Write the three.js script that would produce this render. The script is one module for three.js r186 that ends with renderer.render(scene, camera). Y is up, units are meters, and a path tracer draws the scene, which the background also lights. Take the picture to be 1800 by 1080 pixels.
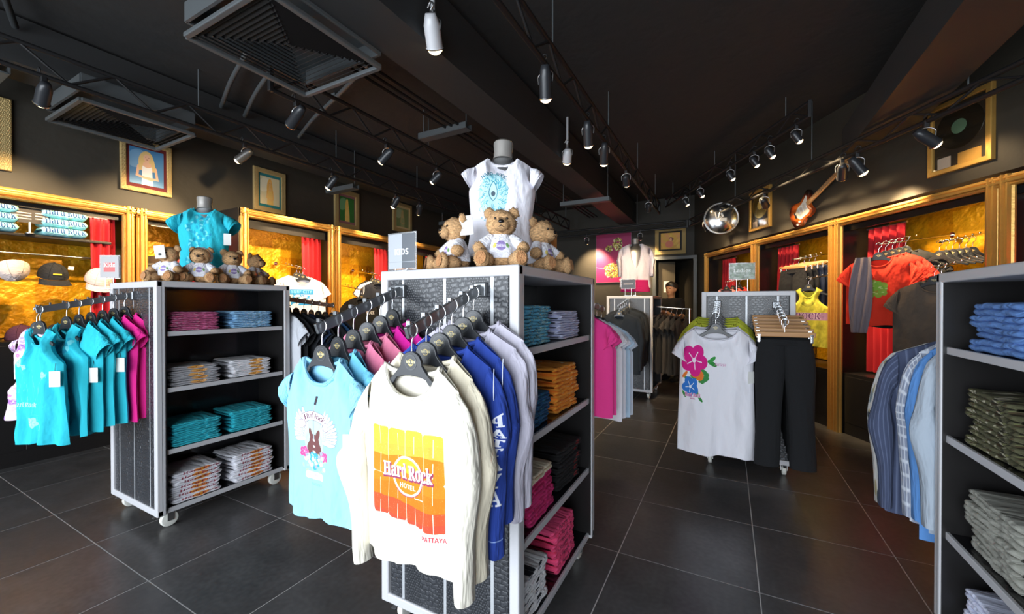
import * as THREE from 'three';
import { RoundedBoxGeometry } from 'three/addons/geometries/RoundedBoxGeometry.js';
import { mergeGeometries } from 'three/addons/utils/BufferGeometryUtils.js';
import { RectAreaLightUniformsLib } from 'three/addons/lights/RectAreaLightUniformsLib.js';
import { ImprovedNoise } from 'three/addons/math/ImprovedNoise.js';
import { MarchingCubes } from 'three/addons/objects/MarchingCubes.js';
RectAreaLightUniformsLib.init();

// ---------- camera, sky, daylight, exposure ----------
const scene = new THREE.Scene();
const renderer = new THREE.WebGLRenderer();
renderer.toneMapping = THREE.LinearToneMapping;
renderer.toneMappingExposure = 0.9;
renderer.shadowMap.enabled = true;
const EYE = 1.235, YAW = 28.15 * Math.PI / 180;
const camera = new THREE.PerspectiveCamera(74.35, 1800 / 1080, 0.05, 60);
camera.position.set(0, EYE, 0);
camera.rotation.set(-0.4 * Math.PI / 180, YAW, 0, 'YXZ');
scene.background = new THREE.Color(0.62, 0.74, 0.95);          // even daylight sky outside the shopfront
const daylight = (w, h, x, y, z, ry, k) => {                  // soft daylight that enters through the glazed shopfront
  const l = new THREE.RectAreaLight(new THREE.Color(0.86, 0.93, 1.0), k, w, h);
  l.position.set(x, y, z); l.rotation.y = ry; l.name = 'shopfront_daylight'; scene.add(l); return l;
};
daylight(6.0, 2.35, -1.4, 1.3, 2.52, 0, 10);                  // RectAreaLight shines along its -z: into the shop
const SPOT = 1.0;                                             // all halogen spots together

// ---------- helpers ----------
let seed = 7; const rnd = () => (seed = (seed * 1664525 + 1013904223) >>> 0) / 4294967296; const rr = (a, b) => a + (b - a) * rnd();
const N = new ImprovedNoise(), noise = (x, y, z = 0.37) => N.noise(x, y, z);
const fbm = (x, y, z = 0.5) => noise(x, y, z) * 0.55 + noise(x * 2.1, y * 2.1, z + 3) * 0.3 + noise(x * 4.3, y * 4.3, z + 7) * 0.15;
const names = new Map();
const numbered = (n) => { const k = names.get(n) ?? 0; names.set(n, k + 1); return k ? n + '_' + String(k).padStart(3, '0') : n; };
const V = (x, y, z) => new THREE.Vector3(x, y, z);
const sh = (o) => { o.castShadow = o.receiveShadow = true; return o; };
const thing = (name, label, category, pos = [0, 0, 0], ry = 0, group) => {
  const o = new THREE.Group(); o.name = numbered(name); o.position.set(...pos); o.rotation.y = ry; scene.add(o);
  o.userData = { label, category }; if (group) o.userData.group = group; return o;
};
const part = (name, geo, mat, parent, label) => { const m = sh(new THREE.Mesh(geo, mat)); m.name = name; if (label) m.userData.label = label; parent.add(m); return m; };
const struct = (name, geo, mat, label) => { const m = sh(new THREE.Mesh(geo, mat)); m.name = name; m.userData = { kind: 'structure', label: label ?? name }; scene.add(m); return m; };
const copy = (o, label, pos, ry = 0, group) => {
  const c = o.clone(); c.name = numbered(o.name.replace(/_\d{3}$/, '')); c.userData = { ...o.userData, label }; if (group) c.userData.group = group;
  c.position.set(...pos); c.rotation.set(0, ry, 0); scene.add(c); return c;
};
const flat = (g) => { const r = g.index ? g.toNonIndexed() : g; for (const k of Object.keys(r.attributes)) if (!['position', 'normal', 'uv'].includes(k)) r.deleteAttribute(k); return r; };
const merge = (list) => mergeGeometries(list.map(flat));
const uvm = (g) => {                                           // uv in metres by the dominant normal
  g = flat(g); const p = g.attributes.position, n = g.attributes.normal, u = new Float32Array(p.count * 2);
  for (let i = 0; i < p.count; i++) {
    const a = Math.abs(n.getX(i)), b = Math.abs(n.getY(i)), c = Math.abs(n.getZ(i));
    if (a >= b && a >= c) { u[i * 2] = p.getZ(i); u[i * 2 + 1] = p.getY(i); } else if (b >= c) { u[i * 2] = p.getX(i); u[i * 2 + 1] = p.getZ(i); } else { u[i * 2] = p.getX(i); u[i * 2 + 1] = p.getY(i); }
  }
  g.setAttribute('uv', new THREE.BufferAttribute(u, 2)); return g;
};
const box = (w, h, d, x = 0, y = 0, z = 0) => uvm(new THREE.BoxGeometry(w, h, d).translate(x, y, z));
const rbox = (w, h, d, x = 0, y = 0, z = 0, r = 0.006) => uvm(new RoundedBoxGeometry(w, h, d, 2, Math.min(r, w / 2.05, h / 2.05, d / 2.05)).translate(x, y, z));
const cyl = (r, h, x = 0, y = 0, z = 0, ax = 'y', n = 16, r2 = r) => { const g = new THREE.CylinderGeometry(r2, r, h, n); if (ax === 'x') g.rotateZ(-Math.PI / 2); if (ax === 'z') g.rotateX(Math.PI / 2); return g.translate(x, y, z); };
const bar = (a, b, r, n = 8) => { const d = b.clone().sub(a), g = new THREE.CylinderGeometry(r, r, d.length(), n); g.applyQuaternion(new THREE.Quaternion().setFromUnitVectors(V(0, 1, 0), d.clone().normalize())); return g.translate((a.x + b.x) / 2, (a.y + b.y) / 2, (a.z + b.z) / 2); };
const tube = (pts, r, seg = 24, rad = 6, closed = false) => new THREE.TubeGeometry(new THREE.CatmullRomCurve3(pts, closed), seg, r, rad, closed);
const lathe = (pts, n = 24) => new THREE.LatheGeometry(pts.map(([x, y]) => new THREE.Vector2(x, y)), n);
const sph = (r, x, y, z, sx = 1, sy = 1, sz = 1, n = 20) => new THREE.SphereGeometry(r, n, Math.round(n * 0.7)).scale(sx, sy, sz).translate(x, y, z);
const rot = (g, x = 0, y = 0, z = 0) => { if (x) g.rotateX(x); if (y) g.rotateY(y); if (z) g.rotateZ(z); return g; };
const at = (g, x, y, z) => g.translate(x, y, z);
// a sheet given by a function of (i/nu, j/nv)
const grid = (nu, nv, f, uvf) => {
  const p = [], u = [], ix = [];
  for (let j = 0; j <= nv; j++) for (let i = 0; i <= nu; i++) { const q = f(i / nu, j / nv); p.push(q[0], q[1], q[2]); const w = uvf ? uvf(i / nu, j / nv, q) : [i / nu, j / nv]; u.push(w[0], w[1]); }
  for (let j = 0; j < nv; j++) for (let i = 0; i < nu; i++) { const a = j * (nu + 1) + i, b = a + 1, c = a + nu + 1, d = c + 1; ix.push(a, b, d, a, d, c); }
  const g = new THREE.BufferGeometry(); g.setAttribute('position', new THREE.Float32BufferAttribute(p, 3)); g.setAttribute('uv', new THREE.Float32BufferAttribute(u, 2)); g.setIndex(ix); g.computeVertexNormals(); return g;
};
const shape = (pts) => { const s = new THREE.Shape(); pts.forEach(([x, y], i) => i ? s.lineTo(x, y) : s.moveTo(x, y)); return s; };
const smoothShape = (pts) => new THREE.Shape(new THREE.SplineCurve(pts.concat([pts[0]]).map(([x, y]) => new THREE.Vector2(x, y))).getPoints(pts.length * 6));
const extrude = (s, d, bev = 0.002) => new THREE.ExtrudeGeometry(s, { depth: d, bevelEnabled: bev > 0, bevelSize: bev, bevelThickness: bev, bevelSegments: 2, curveSegments: 12 });
const ORD = ['top', 'second from top', 'third from top', 'fourth from top', 'fifth from top', 'sixth from top', 'seventh from top'];
const NTH = ['first', 'second', 'third', 'fourth', 'fifth', 'sixth', 'seventh', 'eighth', 'ninth'];

// ---------- textures and materials ----------
const tex = (w, h, draw, srgb = true) => {
  const c = document.createElement('canvas'); c.width = w; c.height = h; draw(c.getContext('2d'), w, h);
  const t = new THREE.CanvasTexture(c); if (srgb) t.colorSpace = THREE.SRGBColorSpace; t.wrapS = t.wrapT = THREE.RepeatWrapping; return t;
};
const dataTex = (n, f, srgb) => {
  const d = new Uint8Array(n * n * 4);
  for (let j = 0; j < n; j++) for (let i = 0; i < n; i++) { const v = f(i / n, j / n), o = (j * n + i) * 4; for (let c = 0; c < 3; c++) d[o + c] = Math.max(0, Math.min(255, (Array.isArray(v) ? v[c] : v) * 255)); d[o + 3] = 255; }
  const t = new THREE.DataTexture(d, n, n); t.magFilter = THREE.LinearFilter; t.minFilter = THREE.LinearFilter; t.wrapS = t.wrapT = THREE.RepeatWrapping; if (srgb) t.colorSpace = THREE.SRGBColorSpace; t.needsUpdate = true; return t;
};
const tile = (f, n) => (x, y) => { const b = (v) => v * v * (3 - 2 * v), u = b(x), w = b(y); return (f(x * n, y * n) * (1 - u) + f((x - 1) * n, y * n) * u) * (1 - w) + (f(x * n, (y - 1) * n) * (1 - u) + f((x - 1) * n, (y - 1) * n) * u) * w; };
const rep = (t, x, y = x) => { const c = t.clone(); c.repeat.set(x, y); c.needsUpdate = true; return c; };
const mat = (color, roughness = 0.6, metalness = 0, more = {}) => new THREE.MeshStandardMaterial({ color, roughness, metalness, side: THREE.DoubleSide, ...more });

const weave = dataTex(128, (x, y) => 0.5 + 0.25 * Math.sin(x * Math.PI * 64) * Math.sin(y * Math.PI * 64) + 0.25 * rnd());
const wrinkle = dataTex(256, (x, y) => { const v = tile((a, b) => fbm(a, b), 6)(x, y); return 0.5 + v * 0.9; });
const wrinkle2 = rep(wrinkle, 1.6, 1.2);
const cloth = (color, more = {}) => mat(color, 0.92, 0, { bumpMap: wrinkle2, bumpScale: 0.007, ...more });
const printed = (t, more = {}) => cloth(0xffffff, { map: t, ...more });
const crocBump = dataTex(512, (x, y) => {                      // crocodile scales in columns, wide in the middle, fine at the sides
  const c = Math.abs(((x * 1) % 1) - 0.5) * 2, nx = c < 0.55 ? 5 : 14, ny = c < 0.55 ? 22 : 40;
  const yy = y * ny + 0.4 * noise(x * 9, y * 9), xx = x * nx + (Math.floor(yy) % 2) * 0.5 + 0.3 * noise(x * 11 + 5, y * 11);
  const a = Math.abs((xx % 1 + 1) % 1 - 0.5) * 2, b = Math.abs((yy % 1 + 1) % 1 - 0.5) * 2; const e = Math.max(a, b);
  return 0.85 - 0.75 * Math.pow(e, 5) + 0.1 * noise(x * 40, y * 40);
});
const M = {
  blackPaint: mat(new THREE.Color(0.022, 0.021, 0.02), 0.75, 0, { bumpMap: rep(wrinkle, 3), bumpScale: 0.002 }),
  wallPaint: mat(new THREE.Color(0.028, 0.024, 0.017), 0.7, 0, { bumpMap: rep(wrinkle, 2), bumpScale: 0.002 }),
  ceilPaint: mat(new THREE.Color(0.019, 0.0185, 0.0185), 0.8, 0, { bumpMap: rep(wrinkle, 2), bumpScale: 0.003 }),
  duct: mat(new THREE.Color(0.026, 0.027, 0.028), 0.6),
  greyMetal: mat(new THREE.Color(0.085, 0.095, 0.1), 0.5, 0.2),
  truss: mat(new THREE.Color(0.012, 0.012, 0.013), 0.5, 0.2),
  blackGloss: mat(new THREE.Color(0.008, 0.008, 0.01), 0.16),
  blackLam: mat(new THREE.Color(0.012, 0.011, 0.011), 0.32),
  blackPlastic: mat(new THREE.Color(0.022, 0.024, 0.028), 0.36),
  frame: mat(new THREE.Color(0.56, 0.56, 0.58), 0.42, 0.05),
  croc: new THREE.MeshPhysicalMaterial({ color: new THREE.Color(0.035, 0.038, 0.045), roughness: 0.36, clearcoat: 0.5, clearcoatRoughness: 0.25, bumpMap: rep(crocBump, 7, 2.6), bumpScale: 0.006, side: THREE.DoubleSide }),
  chrome: mat(new THREE.Color(0.75, 0.76, 0.78), 0.18, 1),
  steel: mat(new THREE.Color(0.5, 0.5, 0.5), 0.35, 1),
  gold: mat(new THREE.Color(0.62, 0.36, 0.09), 0.38, 0.55, { bumpMap: rep(wrinkle, 6), bumpScale: 0.002 }),
  silverGold: mat(new THREE.Color(0.5, 0.36, 0.15), 0.45, 0.5, { bumpMap: rep(wrinkle, 30), bumpScale: 0.006 }),
  velvet: new THREE.MeshPhysicalMaterial({ color: new THREE.Color(0.42, 0.006, 0.014), roughness: 0.85, sheen: 0.6, sheenColor: new THREE.Color(0.6, 0.03, 0.04), sheenRoughness: 0.5, side: THREE.DoubleSide }),
  wheel: mat(new THREE.Color(0.72, 0.72, 0.66), 0.5),
  white: mat(new THREE.Color(0.8, 0.8, 0.8), 0.5),
  tagCard: mat(new THREE.Color(0.82, 0.82, 0.78), 0.7),
  lens: new THREE.MeshStandardMaterial({ color: 0xffffff, emissive: new THREE.Color(1, 0.72, 0.38), emissiveIntensity: 9, roughness: 0.4 }),
  strip: new THREE.MeshStandardMaterial({ color: 0xffffff, emissive: new THREE.Color(1, 0.74, 0.42), emissiveIntensity: 3 }),
  glass: new THREE.MeshPhysicalMaterial({ color: 0xffffff, transmission: 1, thickness: 0, roughness: 0.02, ior: 1.45 }),
  beech: mat(new THREE.Color(0.62, 0.36, 0.15), 0.5, 0, { map: tex(128, 128, (g) => { g.fillStyle = '#fff'; g.fillRect(0, 0, 128, 128); for (let i = 0; i < 60; i++) { g.fillStyle = `rgba(150,100,60,${0.1 + rnd() * 0.2})`; g.fillRect(0, rnd() * 128, 128, 1 + rnd() * 2); } }) }),
  grout: mat(new THREE.Color(0.55, 0.54, 0.53), 0.8),
};
const leafTex = tex(1024, 1024, (g, w) => {
  g.fillStyle = '#d9980c'; g.fillRect(0, 0, w, w);
  for (let i = 0; i < 5; i++) for (let j = 0; j < 5; j++) { g.fillStyle = ['#e0a214', '#cf8d0c', '#e8b020', '#d6960e', '#c48108'][Math.floor(rnd() * 5)]; g.globalAlpha = 0.55; g.fillRect(i * 205, j * 205, 203, 203); }
  for (let i = 0; i < 900; i++) { g.globalAlpha = 0.06 + rnd() * 0.16; g.fillStyle = rnd() < 0.5 ? '#7d540c' : '#efc653'; g.beginPath(); g.ellipse(rnd() * w, rnd() * w, 3 + rnd() * 26, 2 + rnd() * 12, rnd() * 3, 0, 7); g.fill(); }
  g.globalAlpha = 1;
});
M.leaf = mat(0xffffff, 0.42, 0.3, { map: leafTex, bumpMap: rep(wrinkle, 3), bumpScale: 0.012 });
// ---------- room frame: x to the right, -z into the shop; the right wall runs along the line of sight ----------
const CEIL = 3.13, XL = -4.77, ZB = -7.7, ZF = 2.6, cs = Math.cos(YAW), sn = Math.sin(YAW), WR = 3.165;
const RW = (t, y, off = 0) => [(WR - off) * cs - t * sn, y, -((WR - off) * sn + t * cs)];   // point on the right wall: t metres along it, off metres in front of it
const RY = -(Math.PI / 2 - YAW);                              // turn that makes +z face out of the right wall
// floor tiles, 60 cm
{
  const fl = struct('floor', box(11.4, 0.1, 11, -0.5, -0.0515, -2.7), M.grout, 'dark grey porcelain tile floor with pale grout');
  const ft = dataTex(256, (x, y) => { const v = tile((a, b) => fbm(a, b, 2.2), 7)(x, y), w = tile((a, b) => noise(a, b, 9), 60)(x, y); const k = 0.5 + v * 0.12 + w * 0.08; return [k, k * 0.985, k * 0.975]; }, true);
  const fr = dataTex(256, (x, y) => 0.5 + 0.1 * tile((a, b) => fbm(a, b, 5.2), 9)(x, y));
  const mats = [0.155, 0.172, 0.163, 0.18].map((k, i) => { const m = ft.clone(); m.offset.set(i * 0.27, i * 0.41); m.repeat.set(0.8, 0.8); m.needsUpdate = true; return new THREE.MeshPhysicalMaterial({ color: new THREE.Color(k * 2.05, k * 2.06, k * 2.12), map: m, roughness: 0.62, roughnessMap: fr, ior: 1.5 }); });
  const g = rbox(0.5955, 0.02, 0.5955, 0, -0.01, 0, 0.0015);
  for (let i = -10; i <= 7; i++) for (let j = -2; j <= 14; j++) {
    const x = 0.42 + i * 0.6, z = 1.28 - j * 0.6;
    if (x < -5.35 || z > 2.7 || z < ZB - 0.1) continue;
    if (x * cs - z * sn > WR + 0.55) continue;
    const m = part('tile', g, mats[Math.floor(rnd() * 4)], fl); m.position.set(x, 0, z);
  }
}
struct('ceiling', box(11.4, 0.15, 11, -0.5, CEIL + 0.075, -2.7), M.ceilPaint, 'black painted open ceiling');
const NH = 2.09;                                              // top of the display bays
struct('wall_left', box(0.6, CEIL - NH - 0.02, ZF - ZB + 0.2, XL - 0.3, (CEIL + NH + 0.02) / 2, (ZF + ZB) / 2), M.wallPaint, 'black painted side wall above the gold display bays');
struct('wall_left_001', box(0.1, NH + 0.02, ZF - ZB + 0.2, XL - 0.55, NH / 2, (ZF + ZB) / 2), M.wallPaint, 'black wall behind the left bays');
struct('wall_left_002', box(0.5, NH + 0.02, 5.35, XL - 0.25, NH / 2, -2.32 - 2.675), M.wallPaint, 'black wall behind the protruding left bays');
struct('wall_left_003', box(0.5, NH + 0.02, ZF + 0.3, XL - 0.25, NH / 2, ZF / 2 - 0.17), M.wallPaint, 'black wall pier at the shopfront end');
{
  const g = (w, h, d, t, y, off) => { const m = struct(numbered('wall_right'), box(w, h, d), M.wallPaint, 'olive black angled wall above the gold display bays'); m.position.set(...RW(t, y, off)); m.rotation.y = RY; };
  g(12.6, CEIL - NH, 0.62, 1.6, (CEIL + NH) / 2, -0.31); g(12.6, NH, 0.1, 1.6, NH / 2, -0.58); g(1.35, NH, 0.52, 7.285, NH / 2, -0.27); g(6, NH, 0.52, -1.75, NH / 2, -0.27);
}
// back wall with a doorway
const DX0 = -1.16, DX1 = -0.53, DH = 2.02;
struct('wall_back', merge([box(DX0 + 5.5, CEIL, 0.15, (DX0 - 5.5) / 2, CEIL / 2, ZB - 0.075), box(2.6, CEIL, 0.15, DX1 + 1.3, CEIL / 2, ZB - 0.075), box(DX1 - DX0, CEIL - DH, 0.15, (DX0 + DX1) / 2, (CEIL + DH) / 2, ZB - 0.075), box(2.2, CEIL, 0.1, -0.9, CEIL / 2, ZB - 1.6), box(0.1, CEIL, 1.6, -1.95, CEIL / 2, ZB - 0.85), box(0.1, CEIL, 1.6, 0.15, CEIL / 2, ZB - 0.85), box(2.2, 0.1, 1.6, -0.9, CEIL, ZB - 0.85), box(2.2, 0.02, 1.6, -0.9, 0.0, ZB - 0.85)]), M.wallPaint, 'black back wall with an open doorway');
// front wall: glazed shopfront behind the camera
struct('wall_front', merge([box(0.95, CEIL, 0.15, -4.875, CEIL / 2, ZF + 0.075), box(4.0, CEIL, 0.15, 3.6, CEIL / 2, ZF + 0.075), box(6.0, CEIL - 2.5, 0.15, -1.4, (CEIL + 2.5) / 2, ZF + 0.075), box(6.0, 0.1, 0.15, -1.4, 0.05, ZF + 0.075)]), M.wallPaint, 'black front wall around the glazed shopfront');
{
  const w = struct('window_1', merge([0, 1, 2, 3, 4].map((k) => box(0.06, 2.4, 0.06, -4.37 + k * 1.485, 1.3, ZF + 0.07)).concat([box(6, 0.06, 0.06, -1.4, 2.47, ZF + 0.07), box(6, 0.06, 0.06, -1.4, 0.13, ZF + 0.07)])), M.greyMetal, 'tall shopfront window frame');
  for (let k = 0; k < 4; k++) part('pane', box(1.42, 2.28, 0.008, -3.628 + k * 1.485, 1.3, ZF + 0.07), M.glass, w);
  struct('pavement', box(16, 0.1, 8, -2, -0.1, ZF + 4.2), mat(new THREE.Color(0.4, 0.39, 0.37), 0.9), 'pale pavement outside the shopfront');
}
// doorway trim, door leaf
struct('trim_1', merge([rbox(0.06, DH + 0.04, 0.2, DX0 - 0.02, DH / 2, ZB), rbox(0.06, DH + 0.04, 0.2, DX1 + 0.02, DH / 2, ZB), rbox(DX1 - DX0 + 0.1, 0.06, 0.2, (DX0 + DX1) / 2, DH + 0.03, ZB)]), M.greyMetal, 'grey metal frame of the back doorway');
{
  const d = struct('door_1', at(rot(rbox(0.3, DH - 0.03, 0.04, 0.15, DH / 2, 0), 0, 0.5), DX0 + 0.03, 0.0, ZB - 0.05), mat(new THREE.Color(0.1, 0.085, 0.06), 0.6), 'half open brown grey stock room door');
  part('notice', at(rot(box(0.12, 0.2, 0.002, 0.15, 1.55, 0.024), 0, 0.5), DX0 + 0.03, 0, ZB - 0.05), M.tagCard, d, 'white paper notice');
}
// gold moulding: a stepped profile swept along x, facing +z
const mouldShape = (w) => shape([[0, 0], [0, 0.02], [w * 0.1, 0.034], [w * 0.16, 0.02], [w * 0.24, 0.02], [w * 0.3, 0.045], [w * 0.46, 0.05], [w * 0.52, 0.032], [w * 0.62, 0.032], [w * 0.68, 0.042], [w * 0.8, 0.042], [w * 0.86, 0.02], [w, 0.012], [w, 0]]);
const mould = (len, w) => uvm(new THREE.ExtrudeGeometry(mouldShape(w), { depth: len, bevelEnabled: false }).translate(0, 0, -len / 2).rotateY(0));   // x = width, y = relief, z = length
const vbar = (len, w, x, y) => at(rot(mould(len, w), Math.PI / 2, 0, 0).scale(1, 1, 1), x, y, 0);       // vertical bar, relief +z
const hbar = (len, w, x, y) => at(rot(rot(mould(len, w), Math.PI / 2), 0, 0, Math.PI / 2), x, y, 0);    // horizontal bar, width goes up
const curtain = (w, h, n, amp = 0.025) => { const sheet = (o) => grid(n * 10, 8, (u, v) => [u * w, v * h, o + amp * Math.sin(u * n * 6.283 + 0.6 * Math.sin(v * 3)) * (1 - 0.25 * v) + 0.012 * noise(u * 9, v * 3)]); return sheet(0); };
// a display bay: gold frame, leaf back, black base; local +z faces into the room, x 0..w along the wall
function bay(label, pos, ry, w, top, dep, o = {}) {
  const b = thing('display_bay', label, 'display bay', pos, ry, o.group);
  const fw = o.fw ?? 0.085;
  part('gold_post', vbar(top, fw, 0, top / 2), M.gold, b); part('gold_post', vbar(top, fw, w - fw, top / 2), M.gold, b);
  part('gold_lintel', hbar(w - 0.0, fw, w / 2, top - fw), M.gold, b);
  part('back_panel', merge([box(w - 0.04, top - o.base - 0.02, 0.02, w / 2, (top + o.base) / 2, -dep + 0.012)]), M.leaf, b, 'gold leaf back panel');
  part('side_panel', box(0.03, top, dep - 0.002, 0.018, top / 2, -dep / 2), M.blackLam, b); part('side_panel', box(0.03, top, dep - 0.002, w - 0.018, top / 2, -dep / 2), M.blackLam, b);
  const base = part('base_cabinet', box(w - 0.08, o.base, dep - 0.03, w / 2, o.base / 2, -dep / 2), M.blackLam, b, 'black base cabinet');
  for (const k of [0, 1]) { part('cabinet_door', rbox(w / 2 - 0.065, o.base - 0.14, 0.018, w / 2 + (k - 0.5) * (w / 2 - 0.06), o.base / 2 + 0.04, -0.022, 0.003), M.blackLam, base); part('handle', rbox(0.012, 0.1, 0.012, w / 2 + (k ? 0.05 : -0.05), o.base - 0.2, -0.006), M.steel, base); }
  { const lw = (w - 0.3) * (o.half ? 0.5 : 1), lx = o.half ? w - 0.12 - lw / 2 : w / 2; part('strip_lamp', rbox(lw, 0.018, 0.03, lx, top - fw - 0.03, -0.09), M.strip, b, 'warm strip lamp'); const l = new THREE.RectAreaLight(new THREE.Color(1, 0.74, 0.42), o.lamp ?? 34, lw, 0.03); l.position.set(lx, top - fw - 0.042, -0.092); l.rotation.x = -0.85; l.name = 'bay_light'; b.add(l); }
  if (o.soffit) part('valance', box(w - 0.08, o.soffit, 0.02, w / 2, top - fw - o.soffit / 2, -0.05), M.blackLam, b);
  if (o.box) part('cabinet_shell', merge([box(0.02, top, dep, 0.0, top / 2, -dep / 2), box(w, 0.02, dep, w / 2, top - 0.01, -dep / 2)]), M.blackLam, b);
  return b;
}
const drape = (label, bayPos, ry, x, z, w, y0, h, group) => { const d = thing('curtain', label, 'curtain', bayPos, ry, group); part('folds', at(curtain(w, h, Math.max(3, Math.round(w / 0.07))), x, y0, z), M.velvet, d); part('curtain_rod', cyl(0.01, w + 0.03, x + w / 2, y0 + h + 0.004, z, 'x', 10), M.steel, d); return d; };
const LB = (d) => [XL + 0.0, 0, -d];                            // left wall: x local runs into the shop
const HP = Math.PI / 2;
bay('wide gold framed bay with caps and towels on the left wall', LB(0.33), HP, 1.3, 2.11, 0.48, { base: 0.95, soffit: 0.04 });
bay('gold framed bay with fedora hats beside the cap display', LB(1.64), HP, 0.66, 2.11, 0.48, { base: 0.95, soffit: 0.04 });
drape('red curtain at the edge of the cap display bay', LB(0.33), HP, 1.04, -0.1, 0.16, 0.98, 1.03, 'red curtains on the left wall');
drape('red curtain behind the turquoise child mannequin', LB(1.64), HP, 0.4, -0.1, 0.16, 0.98, 1.03, 'red curtains on the left wall');
const XP = -4.3;
[['gold framed bay with white printed shirts on the left wall', 2.28], ['gold framed bay behind the kids sign', 3.38], ['farthest gold framed bay on the left wall', 4.48]].forEach(([l, d], i) => {
  bay(l, [XP, 0, -d], HP, 1.09, 2.2, 0.46, { base: 0.6, soffit: 0.1, box: true });
  drape(['bright red curtain right of the white printed shirts', 'red curtain beside the kids sign', 'red curtain in the farthest left bay'][i], [XP, 0, -d], HP, 0.75, -0.12, 0.25, 0.62, 1.42, 'red curtains on the left wall');
});
const RB = [6.6, 5.25, 3.95, 2.62, 1.28];
['small gold framed bay nearest the back doorway', 'gold framed bay with jeans and yellow tank top', 'gold framed bay with orange T-shirts on the angled wall', 'gold framed bay cut by the right picture edge'].forEach((l, i) => {
  const w = RB[i] - RB[i + 1];
  bay(l, RW(RB[i], 0, 0.0), RY, w, 2.06, 0.5, { base: 0.58, fw: 0.075, soffit: 0.05, lamp: 75, half: true });
  drape(['dark red curtain in the bay nearest the doorway', 'dark red curtain behind the wooden trouser hangers', 'dark red curtain left of the orange T-shirts', 'dark red curtain at the right picture edge'][i], RW(RB[i], 0, 0), RY, 0.1, -0.22, 0.36, 0.6, 1.34, 'dark red curtains on the angled wall');
});
// ---------- ceiling services ----------
const tg = (n, l, c, g, geo, m, grp) => { const t = thing(n, l, c, [0, 0, 0], 0, grp); part(g, geo, m, t); return t; };
tg('air_duct', 'long black square duct along the left wall', 'duct', 'duct_body', box(0.34, 0.3, 9.2, -4.4 + 0.14, 2.96, -3.05), M.duct);
tg('air_duct', 'deep black beam duct over the centre of the shop', 'duct', 'duct_body', box(0.3, 0.36, 9.2, -1.66, 2.9, -3.05), M.duct);
tg('air_duct', 'low black duct crossing to the angled right wall', 'duct', 'duct_body', box(0.34, 0.26, 7.1, 1.1, 2.735, -1.25), M.duct);
[[-3.35, 0.55], [-3.18, 0.55], [-3.35, 1.75], [-3.2, 1.95], [-2.9, 2.5]].forEach(([x, d], i) => {
  const t = thing('conduit', 'grey conduit pipe, ' + NTH[i] + ' one crossing the ceiling beside the large diffuser', 'pipe', [0, 0, 0], 0, 'conduits between duct and diffuser');
  part('pipe', tube([V(-4.05, 3.02, -d - 0.25), V(-3.6, 3.06, -d - 0.1), V(-3.1, 3.07, -d + 0.05), V(-2.4, 3.08, -d + 0.28)], 0.018, 24, 8), M.greyMetal, t);
  part('clamp', rbox(0.05, 0.04, 0.05, -3.1, 3.09, -d + 0.05), M.greyMetal, t);
});
tg('conduit', 'black cable tray running above the middle lighting truss', 'cable tray', 'tray', merge([0, 1, 2].map((k) => bar(V(-2.3 + k * 0.07, 2.86, -1.5), V(-2.3 + k * 0.07, 2.86, -7.4), 0.012))), M.truss);
tg('conduit', 'grey pipe feeding the white ceiling lamp', 'pipe', 'pipe', tube([V(-1.5, 3.07, -1.75), V(-1.1, 3.08, -1.4), V(-0.75, 3.08, -1.05)], 0.02, 16, 8), M.greyMetal);
// square diffusers with stepped pyramid louvres
function diffuser(label, cx, cz, s, y) {
  const t = thing('ceiling_diffuser', label, 'air vent', [cx, y, cz], 0);
  part('plenum', merge([box(s, 0.1, 0.015, 0, 0.12, s / 2), box(s, 0.1, 0.015, 0, 0.12, -s / 2), box(0.015, 0.1, s, s / 2, 0.12, 0), box(0.015, 0.1, s, -s / 2, 0.12, 0), box(s, 0.02, s, 0, 0.17, 0)]), M.greyMetal, t);
  const rim = [[0, s / 2, s, 0], [0, -s / 2, s, 0], [s / 2, 0, s, 1], [-s / 2, 0, s, 1]].map(([x, z, l, r]) => r ? rbox(0.03, 0.025, l, x, 0.0, z) : rbox(l, 0.025, 0.03, x, 0, z));
  part('rim', merge(rim), M.greyMetal, t);
  const n = 11;
  for (let k = 0; k < n; k++) {
    const r = s / 2 - 0.02 - k * (s / 2 - 0.03) / n;
    for (let q = 0; q < 4; q++) { const b = rot(new THREE.BoxGeometry(2 * r - 0.01, 0.003, 0.026), -0.75); part('blade', rot(at(b, 0, 0.015 + k * 0.003, r - 0.012), 0, q * HP), M.blackLam, t); }
  }
  part('hanger_bar', merge([[-1, -1], [1, -1], [-1, 1], [1, 1]].map(([a, b]) => bar(V(a * s * 0.46, 0.16, b * s * 0.46), V(a * s * 0.46, (cx < -4 ? 2.8 : CEIL) - y, b * s * 0.46), 0.006))), M.greyMetal, t);
}
diffuser('large square louvred diffuser hanging at the top of the picture', -2.16, -1.41, 0.68, 2.635);
diffuser('square louvred diffuser hanging against the left wall', -4.2, -1.38, 0.66, 2.625);
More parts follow.
